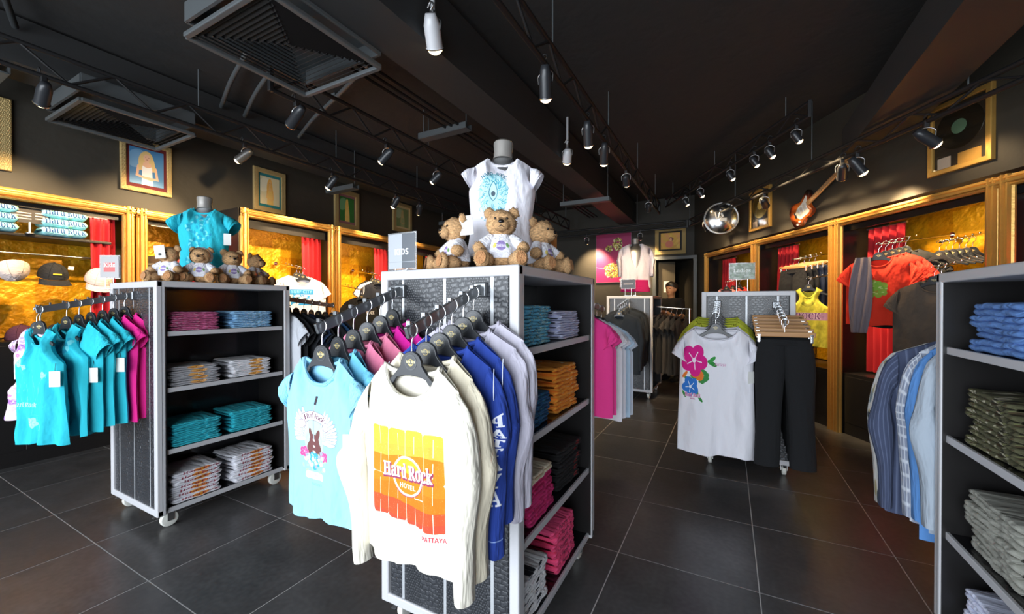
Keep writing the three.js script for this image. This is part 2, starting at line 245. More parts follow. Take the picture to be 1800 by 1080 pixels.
// suspended grey channel brackets
[[-2.35, -3.05, 'nearer grey channel bracket hanging under the centre beam', 2.82, 0.55], [-1.75, -5.4, 'grey channel bracket right of the white child mannequin', 2.62, 0.7], [-4.0, -5.6, 'grey channel bracket hanging before the far left pictures', 2.6, 0.8], [-4.4, -0.75, 'grey channel bracket at the left picture edge', 2.74, 0.5], [-4.3, -3.5, 'short grey channel bracket above the left pictures', 2.66, 0.5]].forEach(([x, z, l, y, w]) => {
  const t = thing('channel_bracket', l, 'bracket', [x, y, z], 0);
  part('channel', merge([box(w, 0.01, 0.09), box(w, 0.05, 0.008, 0, 0.025, 0.045), box(w, 0.05, 0.008, 0, 0.025, -0.045)]), M.greyMetal, t);
  part('rod', bar(V(-w * 0.45, 0, 0), V(-w * 0.45, CEIL - y, 0), 0.005), M.greyMetal, t); part('rod', bar(V(w * 0.45, 0, 0), V(w * 0.45, CEIL - y, 0), 0.005), M.greyMetal, t);
});
// lighting trusses
function truss(label, a, b, drop = 0.16) {
  const t = thing('lighting_truss', label, 'truss', [0, 0, 0], 0, 'lighting trusses'), d = b.clone().sub(a), L = d.length(), u = d.clone().normalize(), n = Math.round(L / 0.22);
  const up = V(0, drop, 0);
  part('lower_chord', bar(a, b, 0.016), M.truss, t); part('upper_chord', bar(a.clone().add(up), b.clone().add(up), 0.016), M.truss, t);
  for (let i = 0; i < n; i++) { const p = a.clone().addScaledVector(u, L * i / n), q = a.clone().addScaledVector(u, L * (i + 1) / n); if (i % 2) p.add(up); else q.add(up); part('lattice_bar', bar(p, q, 0.009, 6), M.truss, t); }
  for (let i = 0; i < L / 1.3; i++) { const p = a.clone().addScaledVector(u, 0.3 + i * 1.3); if (p.distanceTo(a) > L) continue; part('hanger_rod', bar(p.clone().add(up), V(p.x, CEIL, p.z), 0.005, 6), M.greyMetal, t); }
  for (const p of [a, b]) part('end_plate', rbox(0.03, drop + 0.03, 0.03, p.x, p.y + drop / 2, p.z), M.truss, t);
}
const T1 = (d) => V(-3.78, 2.66, -d), T2 = (d) => V(-2.68, 2.66, -d), T3 = (d) => V(-0.95, 2.64, -d), TR = (t, off = 0.66, y = 2.68) => V(...RW(t, y, off));
truss('black lighting truss nearest the left wall', T1(0.1), T1(7.3)); truss('black lighting truss starting beside the large diffuser', T2(1.62), T2(7.3)); truss('black lighting truss running above the aisle', T3(-0.6), T3(6.6));
truss('thin black track close to the angled right wall', TR(2.2, 0.36, 2.47), TR(6.4, 0.36, 2.47), 0.1); truss('black lighting truss farther from the angled wall', TR(3.42, 0.66, 2.82), TR(6.6, 0.66, 2.82), 0.12);
truss('short black track across the back wall', V(-3.0, 2.5, -7.2), V(-0.6, 2.5, -7.2), 0.1);
// spot heads: clamp, yoke, can, lit lens + the light
function spot(label, p, target, k = 1, o = {}) {
  const t = thing('spotlight', label, 'spotlight', [p.x, p.y, p.z], 0, o.group ?? 'halogen spotlights'), dir = V(...target).sub(p.clone().add(V(0, -0.11, 0))).normalize(), len = o.len ?? 0.15, r = o.r ?? 0.036;
  part('clamp', merge([rbox(0.03, 0.05, 0.03, 0, -0.015, 0), tube([V(0.0, 0, 0.02), V(0.02, 0.03, 0.02), V(0.0, 0.045, 0.02), V(-0.02, 0.02, 0.02)], 0.005, 10, 6)]), o.silver ? M.steel : M.truss, t);
  const q = new THREE.Quaternion().setFromUnitVectors(V(0, 0, 1), dir), c = V(0, -0.11, 0);
  part('yoke', tube([V(-r - 0.008, -0.11, 0), V(-r - 0.008, -0.06, 0), V(0, -0.04, 0), V(r + 0.008, -0.06, 0), V(r + 0.008, -0.11, 0)], 0.004, 16, 6), M.steel, t);
  const can = rot(lathe([[0.001, -len * 0.55], [r * 0.6, -len * 0.55], [r * 0.8, -len * 0.4], [r, -len * 0.2], [r, len * 0.45], [r * 1.12, len * 0.46], [r * 1.12, len * 0.5], [r * 0.93, len * 0.5], [r * 0.93, len * 0.42]]), HP);
  part('can', at(can.applyQuaternion(q), c.x, c.y, c.z), o.silver ? M.frame : M.blackPlastic, t);
  const ring = rot(lathe([[r * 1.125, len * 0.46], [r * 1.14, len * 0.5], [r * 0.93, len * 0.505]]), HP);
  part('rim', at(ring.applyQuaternion(q), c.x, c.y, c.z), M.chrome, t);
  if (o.silver) part('stem', cyl(0.012, CEIL - p.y, 0, (CEIL - p.y) / 2, 0), M.frame, t);
  const lens = new THREE.SphereGeometry(r * 1.05, 18, 8, 0, 6.2832, 0, 1.05).rotateX(HP).translate(0, 0, len * 0.5 - r * 0.42);
  part('lens', at(lens.applyQuaternion(q), c.x, c.y, c.z), M.lens, t);
  if (k > 0) {
    const s = new THREE.SpotLight(new THREE.Color(1, 0.72, 0.4), SPOT * k * 16, 0, o.angle ?? 0.5, 0.6, 2), w = p.clone().add(c).addScaledVector(dir, len * 0.55);
    s.position.copy(w); s.target.position.copy(w).add(dir); s.castShadow = true; s.shadow.radius = 1.5; s.name = 'halogen_light'; scene.add(s, s.target);
  }
}
// nearest the left wall
[[0.86, [XL - 0.3, 1.6, -0.95], 'black spotlight hanging at the far left of the picture'], [2.05, [XL - 0.3, 1.65, -1.5], 'black spotlight in front of the teal mounted picture'], [2.95, [XP - 0.4, 1.6, -2.75], 'black spotlight over the picture on green ground'], [3.9, [XP - 0.4, 1.5, -3.9], 'black spotlight high above the kids sign'], [4.35, [XP - 0.4, 1.5, -5], 'second black spotlight above the kids sign']].forEach(([d, t, l]) => spot(l, T1(d), t, 1.3));
[[1.8, [-4.9, 1.7, -2.2], 'tall black spotlight under the start of the middle truss', 0.19], [2.65, [-4.4, 1.4, -2.6], 'black spotlight in the middle of the middle truss', 0.15], [3.35, [-4.4, 1.4, -3.4], 'narrow spotlight on the middle truss left of the white mannequin', 0.13], [4.1, [-4.4, 1.2, -4.6], 'round spotlight just left of the white mannequin', 0.12]].forEach(([d, t, l, n]) => spot(l, T2(d), t, 1.5, { len: n }));
[[2.19, [-1.4, 0.4, -3.4], 'nearest black spotlight on the aisle truss'], [3.0, [-1.2, 0.6, -4.2], 'second black spotlight on the aisle truss'], [3.46, [-1.35, 0.8, -4.6], 'third black spotlight on the aisle truss'], [4.3, [-1.1, 0.9, -6], 'fourth spotlight on the aisle truss'], [5.65, [-1.5, 1.3, -7.6], 'last spotlight on the aisle truss']].forEach(([d, t, l], i) => spot(l, T3(d), t, i > 2 ? 0.9 : 0.35, { len: i > 2 ? 0.11 : 0.17 }));
spot('white lamp hanging near the top of the picture', V(-1.45, 2.85, -1.78), [-1.75, 2.0, -2.4], 0.5, { silver: true, len: 0.16, r: 0.045 });
spot('small white lamp right of the white mannequin', V(-1.45, 2.85, -3.9), [-1.7, 2.0, -4.4], 0.4, { silver: true, len: 0.13, r: 0.045 });
// angled wall: along the outer truss and the close track
[[3.58, 'brightest spotlight glowing above the guitar'], [3.95, 'pair spotlight nearer the guitar on the outer truss'], [4.2, 'second spotlight of the pair on the outer truss'], [4.66, 'spotlight above the chrome disc'], [5.4, 'spotlight left of the chrome disc'], [5.86, 'farthest spotlight on the outer truss']].forEach(([t, l], i) => spot(l, TR(t, 0.66, 2.82), RW(t - 0.2, 1.1, -0.4), 0.9, { len: 0.1, r: 0.03 }));
[[2.75, RW(2.7, 2.1, 0), 'spotlight tilted at the large framed record'], [3.45, RW(3.9, 2.0, 0), 'spotlight by the guitar head'], [4.51, RW(4.9, 2.2, 0), 'spotlight in front of the gold record frame'], [5.86, RW(6.2, 2.0, 0), 'spotlight left below the chrome disc']].forEach(([t, g, l]) => spot(l, TR(t, 0.36, 2.47), g, 0.05, { angle: 0.8 }));
[[3.2], [2.0]].forEach(([t], i) => spot(i ? 'spotlight over the bay at the right picture edge' : 'spotlight aimed at the orange T-shirts', TR(t + 0.1, 0.36, 2.47), RW(t, 1.35, -0.4), 1.4, { angle: 0.55 }));
[[-2.3, 'left spotlight over the pink poster'], [-1.35, 'right spotlight over the gold framed picture on the back wall']].forEach(([x, l]) => spot(l, V(x, 2.5, -7.2), [x, 1.9, ZB], 1.0, { len: 0.1, r: 0.03, angle: 0.7 }));
// ---------- garments ----------
const sstep = (a, b, x) => { const t = Math.max(0, Math.min(1, (x - a) / (b - a))); return t * t * (3 - 2 * t); };
// body of a hanging shirt: y = 0 at the neck side of the shoulder, front faces +z, one sheet in front and one behind
function shirtBody(o) {
  const { W = 0.34, H = 0.5, S = 0.29, nh = 0.075, drop = 0.065, back = 0.012, slope = 0.055, ah = 0.15, hem = W, thick = 0.035, ph = 0, fold = 0.006, dip = 0.012, hemWave = 0.006 } = o;
  const hw = (y) => { const d = -y; if (d <= slope) return S / 2; if (d < ah) { const k = (d - slope) / (ah - slope); return S / 2 + (W / 2 - S / 2) * k * k - dip * Math.sin(k * Math.PI); } return W / 2 + (hem / 2 - W / 2) * sstep(ah, H, d) - (o.waist ?? 0) * Math.sin(Math.PI * sstep(ah, H, d)); };
  const top = (s, f) => { const x = Math.abs(s * S / 2); return x < nh ? -(f ? drop : back) * Math.pow(1 - (x / nh) ** 2, o.vneck ? 1.4 : 0.5) : -slope * (x - nh) / (S / 2 - nh); };
  const sheet = (f) => grid(30, 30, (u, v) => {
    const s = f ? u * 2 - 1 : 1 - u * 2, c = Math.sign(s) * Math.pow(Math.abs(s), 0.9), yt = top(c, f), yh = -H + hemWave * Math.sin(c * 5 + ph * 3), y = yh + (yt - yh) * v;
    const x = c * hw(y), below = yt - y, q = Math.abs(c * S / 2) < nh ? 0.3 + 0.7 * sstep(0, 0.09, below) : sstep(-0.035, 0.06, below);
    const edge = Math.pow(Math.max(0, 1 - Math.abs(c) ** 3), 0.55);
    let z = (f ? 1 : -1) * thick * q * edge * (1 - 0.25 * sstep(0, 1, -y / H));
    z += fold * sstep(0.1, H, -y) * (Math.sin(c * 7 + ph + y * 3) + 0.6 * Math.sin(c * 13 + ph * 2.3 - y * 5)) + 1.3 * fold * noise(c * 3 + ph, y * 9 + c * 4, f ? 1 : 4) * edge;
    return [x, y, z];
  }, (u, v, p) => f ? [p[0] / (o.uvW ?? Math.max(W, hem)) + 0.5, 1 + p[1] / H] : [0.012, 0.012]);
  return merge([sheet(true), sheet(false)]);
}
const neckband = (o) => {
  const { nh = 0.075, drop = 0.065, back = 0.012, thick = 0.035, vneck } = o, pts = [];
  for (let i = 0; i < 28; i++) { const a = i / 28 * Math.PI * 2, x = Math.cos(a) * nh, f = Math.sin(a) > 0, k = Math.pow(Math.max(0, 1 - (x / nh) ** 2), vneck ? 1.4 : 0.5); pts.push(V(x, -(f ? drop : back) * k - 0.002, (f ? 1 : -1) * thick * 0.3 * Math.min(1, k + 0.1))); }
  return new THREE.TubeGeometry(new THREE.CatmullRomCurve3(pts, true), 60, o.rib ?? 0.0065, 6, true);
};
// a sleeve between an outer and an inner edge line
function sleeveTube(outer, inner, thick, n = 14, seed0 = 0, uvs) {
  const A = new THREE.CatmullRomCurve3(outer), B = new THREE.CatmullRomCurve3(inner);
  return grid(18, n, (u, v) => {
    const a = A.getPoint(v), b = B.getPoint(v), m = a.clone().add(b).multiplyScalar(0.5), d = a.clone().sub(b).multiplyScalar(0.5), t = u * Math.PI * 2, tk = thick * (0.75 + 0.5 * sstep(0.1, 0.4, v));
    const w = 1 + 0.05 * noise(u * 6, v * 9, seed0);
    return [m.x + d.x * Math.cos(t) * w, m.y + d.y * Math.cos(t) * w, m.z + d.z * Math.cos(t) + Math.sin(t) * tk * w + 0.01 * noise(v * 6, seed0, 2) * v];
  }, uvs);
}
function sleeves(o, type) {
  const { W = 0.34, S = 0.29, slope = 0.055, ah = 0.15, sl = 0.09, sw = 0.11, H = 0.5, thick = 0.035 } = o;
  return [-1, 1].map((s) => {
    const jig = o.ph ?? 0, el = s < 0 ? (o.elbow ?? 0) : 0;
    if (type === 'short') { const ang = o.sang ?? 0.85, dx = Math.sin(ang), dy = -Math.cos(ang); const e = V(s * (S / 2 + sl * dx + 0.004), -slope + sl * dy, 0), px = -dy, py = dx; const e2 = V(e.x - s * sw * px * 0.92, e.y - sw * py * 0.92, 0.004);
      return sleeveTube([V(s * (S / 2 - 0.006), -slope + 0.002, 0), V(s * (S / 2 + sl * dx * 0.5 + 0.006), -slope + sl * dy * 0.5 + 0.004, 0), e], [V(s * (W / 2 - 0.024), -ah, 0), V((s * (W / 2 - 0.006) + e2.x) / 2, (-ah + e2.y) / 2 + 0.004, 0), e2], thick * 0.62, 10, s + jig); }
    const L = sl, k = o.sw ?? 0.075;      // long sleeve: hangs down, with a soft elbow
    const out = [V(s * (S / 2 - 0.005), -slope + 0.002, 0), V(s * (S / 2 + 0.035), -slope - 0.05, 0.004), V(s * (W / 2 + 0.045), -ah - 0.06, 0.01), V(s * (W / 2 + 0.05 + el + 0.012 * Math.sin(jig)), -L * 0.55, 0.02), V(s * (W / 2 + 0.03), -L * 0.8, 0.012), V(s * (W / 2 + 0.022), -L - slope, 0.004)];
    const inn = [V(s * (W / 2 - 0.034), -ah, 0), V(s * (W / 2 - 0.022), -ah - 0.02, 0.004), V(s * (W / 2 - 0.012), -ah - 0.05, 0.01), V(s * (W / 2 - 0.022), -L * 0.56, 0.022), V(s * (W / 2 - 0.022), -L * 0.8, 0.014), V(s * (W / 2 - 0.02), -L - slope + 0.004, 0.006)];
    return sleeveTube(out, inn, thick * 0.75, 34, s + jig, (u, v) => [u, 1 - v]);
  });
}
// label, group and position come with each garment; ry turns it about the hook
function shirt(name, label, category, o, mats, pos, ry, group) {
  const t = thing(name, label, category, pos, ry, group);
  part('body', shirtBody(o), mats.body, t);
  if (o.sleeve) sleeves(o, o.sleeve).forEach((g, i) => { const sm = part('sleeve', g, (i && mats.sleevePrint) || mats.plain || mats.body, t); if (mats.stitch) part('seam_stitching', tube([...Array(7)].map((_, k) => { const a = k / 6 * Math.PI; return V((i ? 1 : -1) * (o.S / 2 + 0.012 + 0.012 * Math.sin(a)), -0.055 - (o.ah - 0.055) * k / 6, 0.028 * Math.sin(a) + 0.006); }), 0.0014, 16, 5), mats.stitch, sm); });
  if (o.band !== false) part('neckband', neckband(o), mats.plain || mats.body, t);
  if (o.tag) { const tg2 = part('price_tag', at(rot(rbox(0.045, 0.075, 0.002, 0, 0, 0, 0.001), 0, o.tag[3] ?? 0), o.tag[0], o.tag[1], o.tag[2]), M.tagCard, t, 'white swing tag'); part('tag_string', bar(V(o.tag[0], o.tag[1] + 0.036, o.tag[2]), V(o.tag[0] - Math.sign(o.tag[0]) * 0.01, o.tag[1] + 0.075, o.tag[2] - 0.01), 0.001, 5), M.blackPlastic, tg2); }
  return t;
}
// hanger: origin at the neck of the garment (y=0 shoulder level), hook up to y = hookTop
const HOOK = 0.111;
const badgeTex = tex(128, 128, (g) => { g.fillStyle = '#2c2e31'; g.fillRect(0, 0, 128, 128); g.strokeStyle = '#55585c'; g.lineWidth = 3; g.beginPath(); g.arc(64, 64, 58, 0, 7); g.stroke(); g.strokeStyle = '#d8b95c'; g.lineWidth = 5; g.beginPath(); g.arc(64, 66, 26, 0, 7); g.stroke(); g.fillStyle = '#efe0a8'; g.font = 'bold 27px serif'; g.textAlign = 'center'; g.fillText('Hard Rock', 64, 70, 96); g.font = 'bold 12px sans-serif'; g.fillText('HOTEL', 64, 86); });
const hangerShape = (w) => { const s = new THREE.Shape(); s.moveTo(-w / 2, -0.074); s.quadraticCurveTo(-w * 0.26, -0.05, -0.034, 0.0); s.quadraticCurveTo(-0.03, 0.034, 0, 0.036); s.quadraticCurveTo(0.03, 0.034, 0.034, 0.0); s.quadraticCurveTo(w * 0.26, -0.05, w / 2, -0.074); s.lineTo(w / 2 - 0.003, -0.084); s.quadraticCurveTo(w * 0.27, -0.066, 0.05, -0.032); s.quadraticCurveTo(0, -0.016, -0.05, -0.032); s.quadraticCurveTo(-w * 0.27, -0.066, -w / 2 + 0.003, -0.084); return s; };
const hookGeo = (() => { const p = [V(0, 0.03, 0), V(0, 0.06, 0), V(0.004, 0.072, 0)]; for (let a = -60; a <= 175; a += 25) { const r = a * Math.PI / 180; p.push(V(0.019 * Math.cos(r), 0.094 + 0.02 * Math.sin(r), 0)); } return tube(p, 0.0021, 40, 7); })();
const hookMat = M.chrome, badgeMat = mat(0xffffff, 0.35, 0, { map: badgeTex });
const hgCache = {};
function hanger(label, pos, ry, w = 0.28, group) {
  const k = w.toFixed(2);
  if (!hgCache[k]) {
    const t = thing('clothes_hanger', label, 'hanger', pos, ry, group);
    part('arms', extrude(hangerShape(w), 0.006, 0.002).translate(0, 0, -0.003), M.blackPlastic, t); part('hook', hookGeo, hookMat, t);
    part('badge', new THREE.CircleGeometry(0.021, 24).translate(0, 0.009, 0.0057), badgeMat, t, 'gold printed round badge');
    return hgCache[k] = t;
  }
  return copy(hgCache[k], label, pos, ry, group);
}
// trousers / capri on a wooden clip hanger
function trousers(name, label, o, m, pos, ry, group) {
  const { W = 0.3, L = 0.7, hip = W + 0.03, legw = 0.14, thick = 0.05 } = o, t = thing(name, label, o.cat ?? 'trousers', pos, ry, group);
  for (const s of [-1, 1]) part('leg', sleeveTube([V(s * W / 2, 0, 0), V(s * hip / 2, -L * 0.2, 0), V(s * (hip / 2 - 0.004), -L * 0.6, 0), V(s * (hip / 2 + 0.006), -L, 0.01)], [V(-s * 0.004, 0, 0), V(-s * 0.004, -L * 0.22, 0), V(s * 0.012, -L * 0.5, 0.004), V(s * (hip / 2 - legw), -L, 0.01)], thick, 22, s + (o.ph ?? 0)), m, t);
  part('waistband', grid(40, 2, (u, v) => { const a = u * 6.283; return [Math.cos(a) * (W / 2 + 0.004), -0.035 * v + 0.002, Math.sin(a) * thick * 0.82]; }), m, t);
  return t;
}
const clipGeo = merge([rbox(0.016, 0.045, 0.02, 0, -0.02, 0, 0.003), cyl(0.008, 0.018, 0, 0.004, 0, 'x', 10)]);
let clipProto;
function clipHanger(label, pos, ry, group) {
  if (clipProto) return copy(clipProto, label, pos, ry, group);
  const t = clipProto = thing('trouser_hanger', label, 'hanger', pos, ry, group);
  part('wooden_bar', rbox(0.31, 0.03, 0.013, 0, 0.032, 0, 0.005), M.beech, t); part('hook', hookGeo.clone().translate(0, 0.015, 0), M.chrome, t);
  for (const s of [-1, 1]) part('clip', clipGeo.clone().translate(s * 0.135, 0.025, 0), M.chrome, t);
  return t;
}
// folded shirts: a soft slab with a double fold at the front (+z), x along the shelf
const foldGeo = [0, 1, 2].map((k) => {
  const D = 0.24, w = 0.255, prof = [];
  const H = 0.027;
  for (let i = 0; i <= 6; i++) prof.push([-D / 2 + D * i / 6 * 0.96, 0.0]);
  for (let i = 1; i < 8; i++) { const a = -HP + Math.PI * i / 8; prof.push([D / 2 - 0.012 + 0.012 * Math.cos(a), H * 0.25 + H * 0.25 * Math.sin(a)]); }
  prof.push([D / 2 - 0.016, H * 0.5]);
  for (let i = 1; i < 8; i++) { const a = -HP + Math.PI * i / 8; prof.push([D / 2 - 0.013 + 0.012 * Math.cos(a), H * 0.75 + H * 0.25 * Math.sin(a)]); }
  for (let i = 1; i <= 7; i++) prof.push([D / 2 - 0.013 - (D - 0.02) * i / 7, H]);
  prof.push([-D / 2, H * 0.5]);
  return grid(20, prof.length - 1, (u, v) => {
    const [z, y] = prof[Math.round(v * (prof.length - 1))], e = Math.abs(u * 2 - 1), x = (u - 0.5) * w, n = noise(u * 5 + k * 7, z * 14, k), round = Math.pow(Math.max(0, 1 - Math.pow(e, 10)), 0.5);
    const yy = H * 0.5 + (y - H * 0.5) * (0.25 + 0.75 * round);
    return [x + 0.004 * noise(z * 20, u, k + 2), yy + 0.003 * n + 0.004 * noise(u * 3, k * 5, 2) , z - 0.012 * (1 - round) * Math.sign(z) + 0.004 * noise(u * 7, y * 90, k + 5)];
  }, (u, v) => [u, v]);
});
const foldProtos = new Map();
function stack(label, name, cat, m, n, pos, ry, group, o = {}) {
  const h = o.h ?? 0.026, key = m.uuid + (o.sx ?? 1) + h;
  for (let i = 0; i < n; i++) {
    const lab = n > 1 ? label + ', ' + ORD[n - 1 - i] + ' of its stack' : label, p = [pos[0] + rr(-0.007, 0.007), pos[1] + i * h, pos[2] + rr(-0.008, 0.008)], r = ry + rr(-0.07, 0.07);
    let t;
    if (foldProtos.has(key + (i % 3))) t = copy(foldProtos.get(key + (i % 3)), lab, p, r, group);
    else { t = thing(name, lab, cat, p, r, group); const b = part('folded_cloth', foldGeo[i % 3], m, t); b.scale.set(o.sx ?? 1, h / 0.026, o.sz ?? 1); foldProtos.set(key + (i % 3), t); }
    t.userData.category = cat;
  }
}
// ---------- trolleys ----------
const slotTex = tex(32, 256, (g) => { g.fillStyle = '#b9bcc0'; g.fillRect(0, 0, 32, 256); g.fillStyle = '#15161a'; for (let i = 0; i < 8; i++) g.fillRect(11, i * 32 + 6, 10, 18); });
const slotMat = mat(0xffffff, 0.4, 0.3, { map: rep(slotTex, 30, 5) });
const SHELF = [1.085, 0.775, 0.435, 0.115], TOP = 1.362, BOT = 0.088;
function trolley(label, cx, cz, L, top = TOP) {
  const w = 0.6, t = thing('display_trolley', label, 'display trolley', [cx, 0, cz], 0, 'wheeled display trolleys');
  const fw = 0.036;
  for (const s of [1, -1]) {
    const z = s * L / 2;
    const f = part('end_frame', merge([rbox(w, fw, 0.03, 0, top - fw / 2, z), rbox(w, fw, 0.03, 0, BOT + fw / 2, z), rbox(fw, top - BOT, 0.032, -w / 2 + fw / 2, (top + BOT) / 2, z), rbox(fw, top - BOT, 0.032, w / 2 - fw / 2, (top + BOT) / 2, z)]), M.frame, t);
    const iw = w - 2 * fw, xs = [-iw / 2, -0.195, 0.0, 0.195, iw / 2];
    for (let k = 0; k < 4; k++) part('leather_panel', box(xs[k + 1] - xs[k] - 0.014, top - BOT - 2 * fw, 0.02, (xs[k] + xs[k + 1]) / 2, (top + BOT) / 2, z * 0.992), M.croc, f, 'black crocodile grain panel');
    part('inner_panel', box(w - 0.01, top - BOT - 0.04, 0.012, 0, (top + BOT) / 2, z - s * 0.026), M.blackLam, t);
    for (let k = 1; k < 4; k++) part('slotted_strip', box(0.012, top - BOT - 2 * fw, 0.019, xs[k], (top + BOT) / 2, z * 0.99), slotMat, f);
  }
  part('top_panel', rbox(w, 0.034, L - 0.03, 0, top - 0.017, 0), M.frame, t);
  part('divider', box(0.016, top - BOT - 0.05, L - 0.03, 0, (top + BOT) / 2, 0), M.blackGloss, t);
  for (const s of [1, -1]) part('side_post', merge([rbox(0.024, top - BOT, 0.024, s * (w / 2 - 0.012), (top + BOT) / 2, L / 2 - 0.014), rbox(0.024, top - BOT, 0.024, s * (w / 2 - 0.012), (top + BOT) / 2, -L / 2 + 0.014)]), M.frame, t);
  SHELF.forEach((h, i) => { const p = part(i < 3 ? 'shelf' : 'base_shelf', box(w - 0.05, 0.02, L - 0.05, 0, h - 0.012, 0), M.blackGloss, t); for (const s of [1, -1]) part('shelf_edge', rbox(0.012, 0.026, L - 0.05, s * (w / 2 - 0.02), h - 0.013, 0, 0.003), M.frame, p); });
  for (const s of [1, -1]) for (const r of [1, -1]) {
    const x = s * (w / 2 - 0.06), z = r * (L / 2 - 0.06);
    const c = part('caster_wheel', merge([rot(lathe([[0.001, -0.014], [0.036, -0.014], [0.042, -0.009], [0.042, 0.009], [0.036, 0.014], [0.001, 0.014]]), 0, 0, HP).translate(x, 0.042, z), cyl(0.012, 0.034, x, 0.042, z, 'x')]), M.wheel, t);
    part('caster_fork', merge([box(0.004, 0.055, 0.03, x + 0.019, 0.062, z), box(0.004, 0.055, 0.03, x - 0.019, 0.062, z), box(0.05, 0.006, 0.05, x, 0.089, z), rot(box(0.02, 0.004, 0.06, 0, 0, 0), 0.3).translate(x, 0.08, z + 0.045 * r)]), M.steel, c);
  }
  t.updateMatrixWorld();
  // sloping face-out arm on an end panel; returns the world points where hooks rest
  t.userData.arm = (lx, s, len, n, o = {}) => {
    const y0 = o.y0 ?? 1.285, y1 = o.y1 ?? 1.165, z0 = s * (L / 2 + 0.016), z1 = z0 + s * len, a = Math.atan2(y0 - y1, len);
    const g = [rot(rbox(0.012, 0.032, Math.hypot(len, y0 - y1), 0, 0, 0, 0.003), s * a).translate(lx, (y0 + y1) / 2, (z0 + z1) / 2), rbox(0.05, 0.05, 0.02, lx, y0 - 0.002, z0 - s * 0.004)], pts = [];
    for (let i = 0; i < n; i++) { const f = o.even ? (i + 0.5) / n : (i + 0.35) / n, y = y1 + (y0 - y1) * f + 0.018, z = z1 + (z0 - z1) * f; g.push(rbox(0.014, 0.012, 0.006, lx, y + 0.001, z + s * 0.012, 0.001)); pts.push([cx + lx, y, cz + z]); }
    part('face_out_arm', merge(g), M.greyMetal2 ??= mat(new THREE.Color(0.2, 0.21, 0.22), 0.3, 0.7), t);
    return pts;
  };
  return t;
}
const acrylic = new THREE.MeshPhysicalMaterial({ color: new THREE.Color(0.93, 0.95, 0.96), transmission: 0.85, thickness: 0, roughness: 0.05 });
function sign(label, pos, ry, w, h, face, stem) {
  const t = thing('shelf_sign', label, 'sign', pos, ry, 'clear acrylic signs');
  part('acrylic_plate', rbox(w + 0.012, h + 0.012, 0.003, 0, stem + h / 2, -0.003, 0.001), acrylic, t);
  part('sign_card', new THREE.BoxGeometry(w, h, 0.002).translate(0, stem + h / 2, 0), mat(0xffffff, 0.3, 0, { map: face }), t);
  for (const s of [-1, 1]) part('post', bar(V(s * w * 0.22, 0, 0), V(s * w * 0.22, stem, 0), 0.003), M.chrome, t);
  part('foot', rbox(w * 0.6, 0.006, 0.03, 0, 0.003, 0, 0.002), M.chrome, t);
}
// ---------- prints ----------
const bg = (g, w, h, c) => { g.fillStyle = c; g.fillRect(0, 0, w, h); };
const txt = (g, s, x, y, font, fill, max, stroke, lw) => { g.font = font; g.textAlign = 'center'; if (stroke) { g.strokeStyle = stroke; g.lineWidth = lw; g.lineJoin = 'round'; g.strokeText(s, x, y, max); } g.fillStyle = fill; g.fillText(s, x, y, max); };
const flower = (g, x, y, r, c, a0 = 0, core = '#fff') => { for (let k = 0; k < 5; k++) { const a = a0 + k * 1.2566; g.fillStyle = c; g.beginPath(); g.ellipse(x + Math.cos(a) * r * 0.55, y + Math.sin(a) * r * 0.55, r * 0.52, r * 0.47, a, 0, 7); g.fill(); g.strokeStyle = core; g.lineWidth = r * 0.07; g.beginPath(); g.moveTo(x, y); g.lineTo(x + Math.cos(a) * r * 0.62, y + Math.sin(a) * r * 0.62); g.stroke(); } g.fillStyle = core; g.beginPath(); g.arc(x, y, r * 0.16, 0, 7); g.fill(); };
const leaf = (g, x, y, r, a, c) => { g.fillStyle = c; g.beginPath(); g.ellipse(x, y, r, r * 0.38, a, 0, 7); g.fill(); };
const CREAM = '#ece6d6';
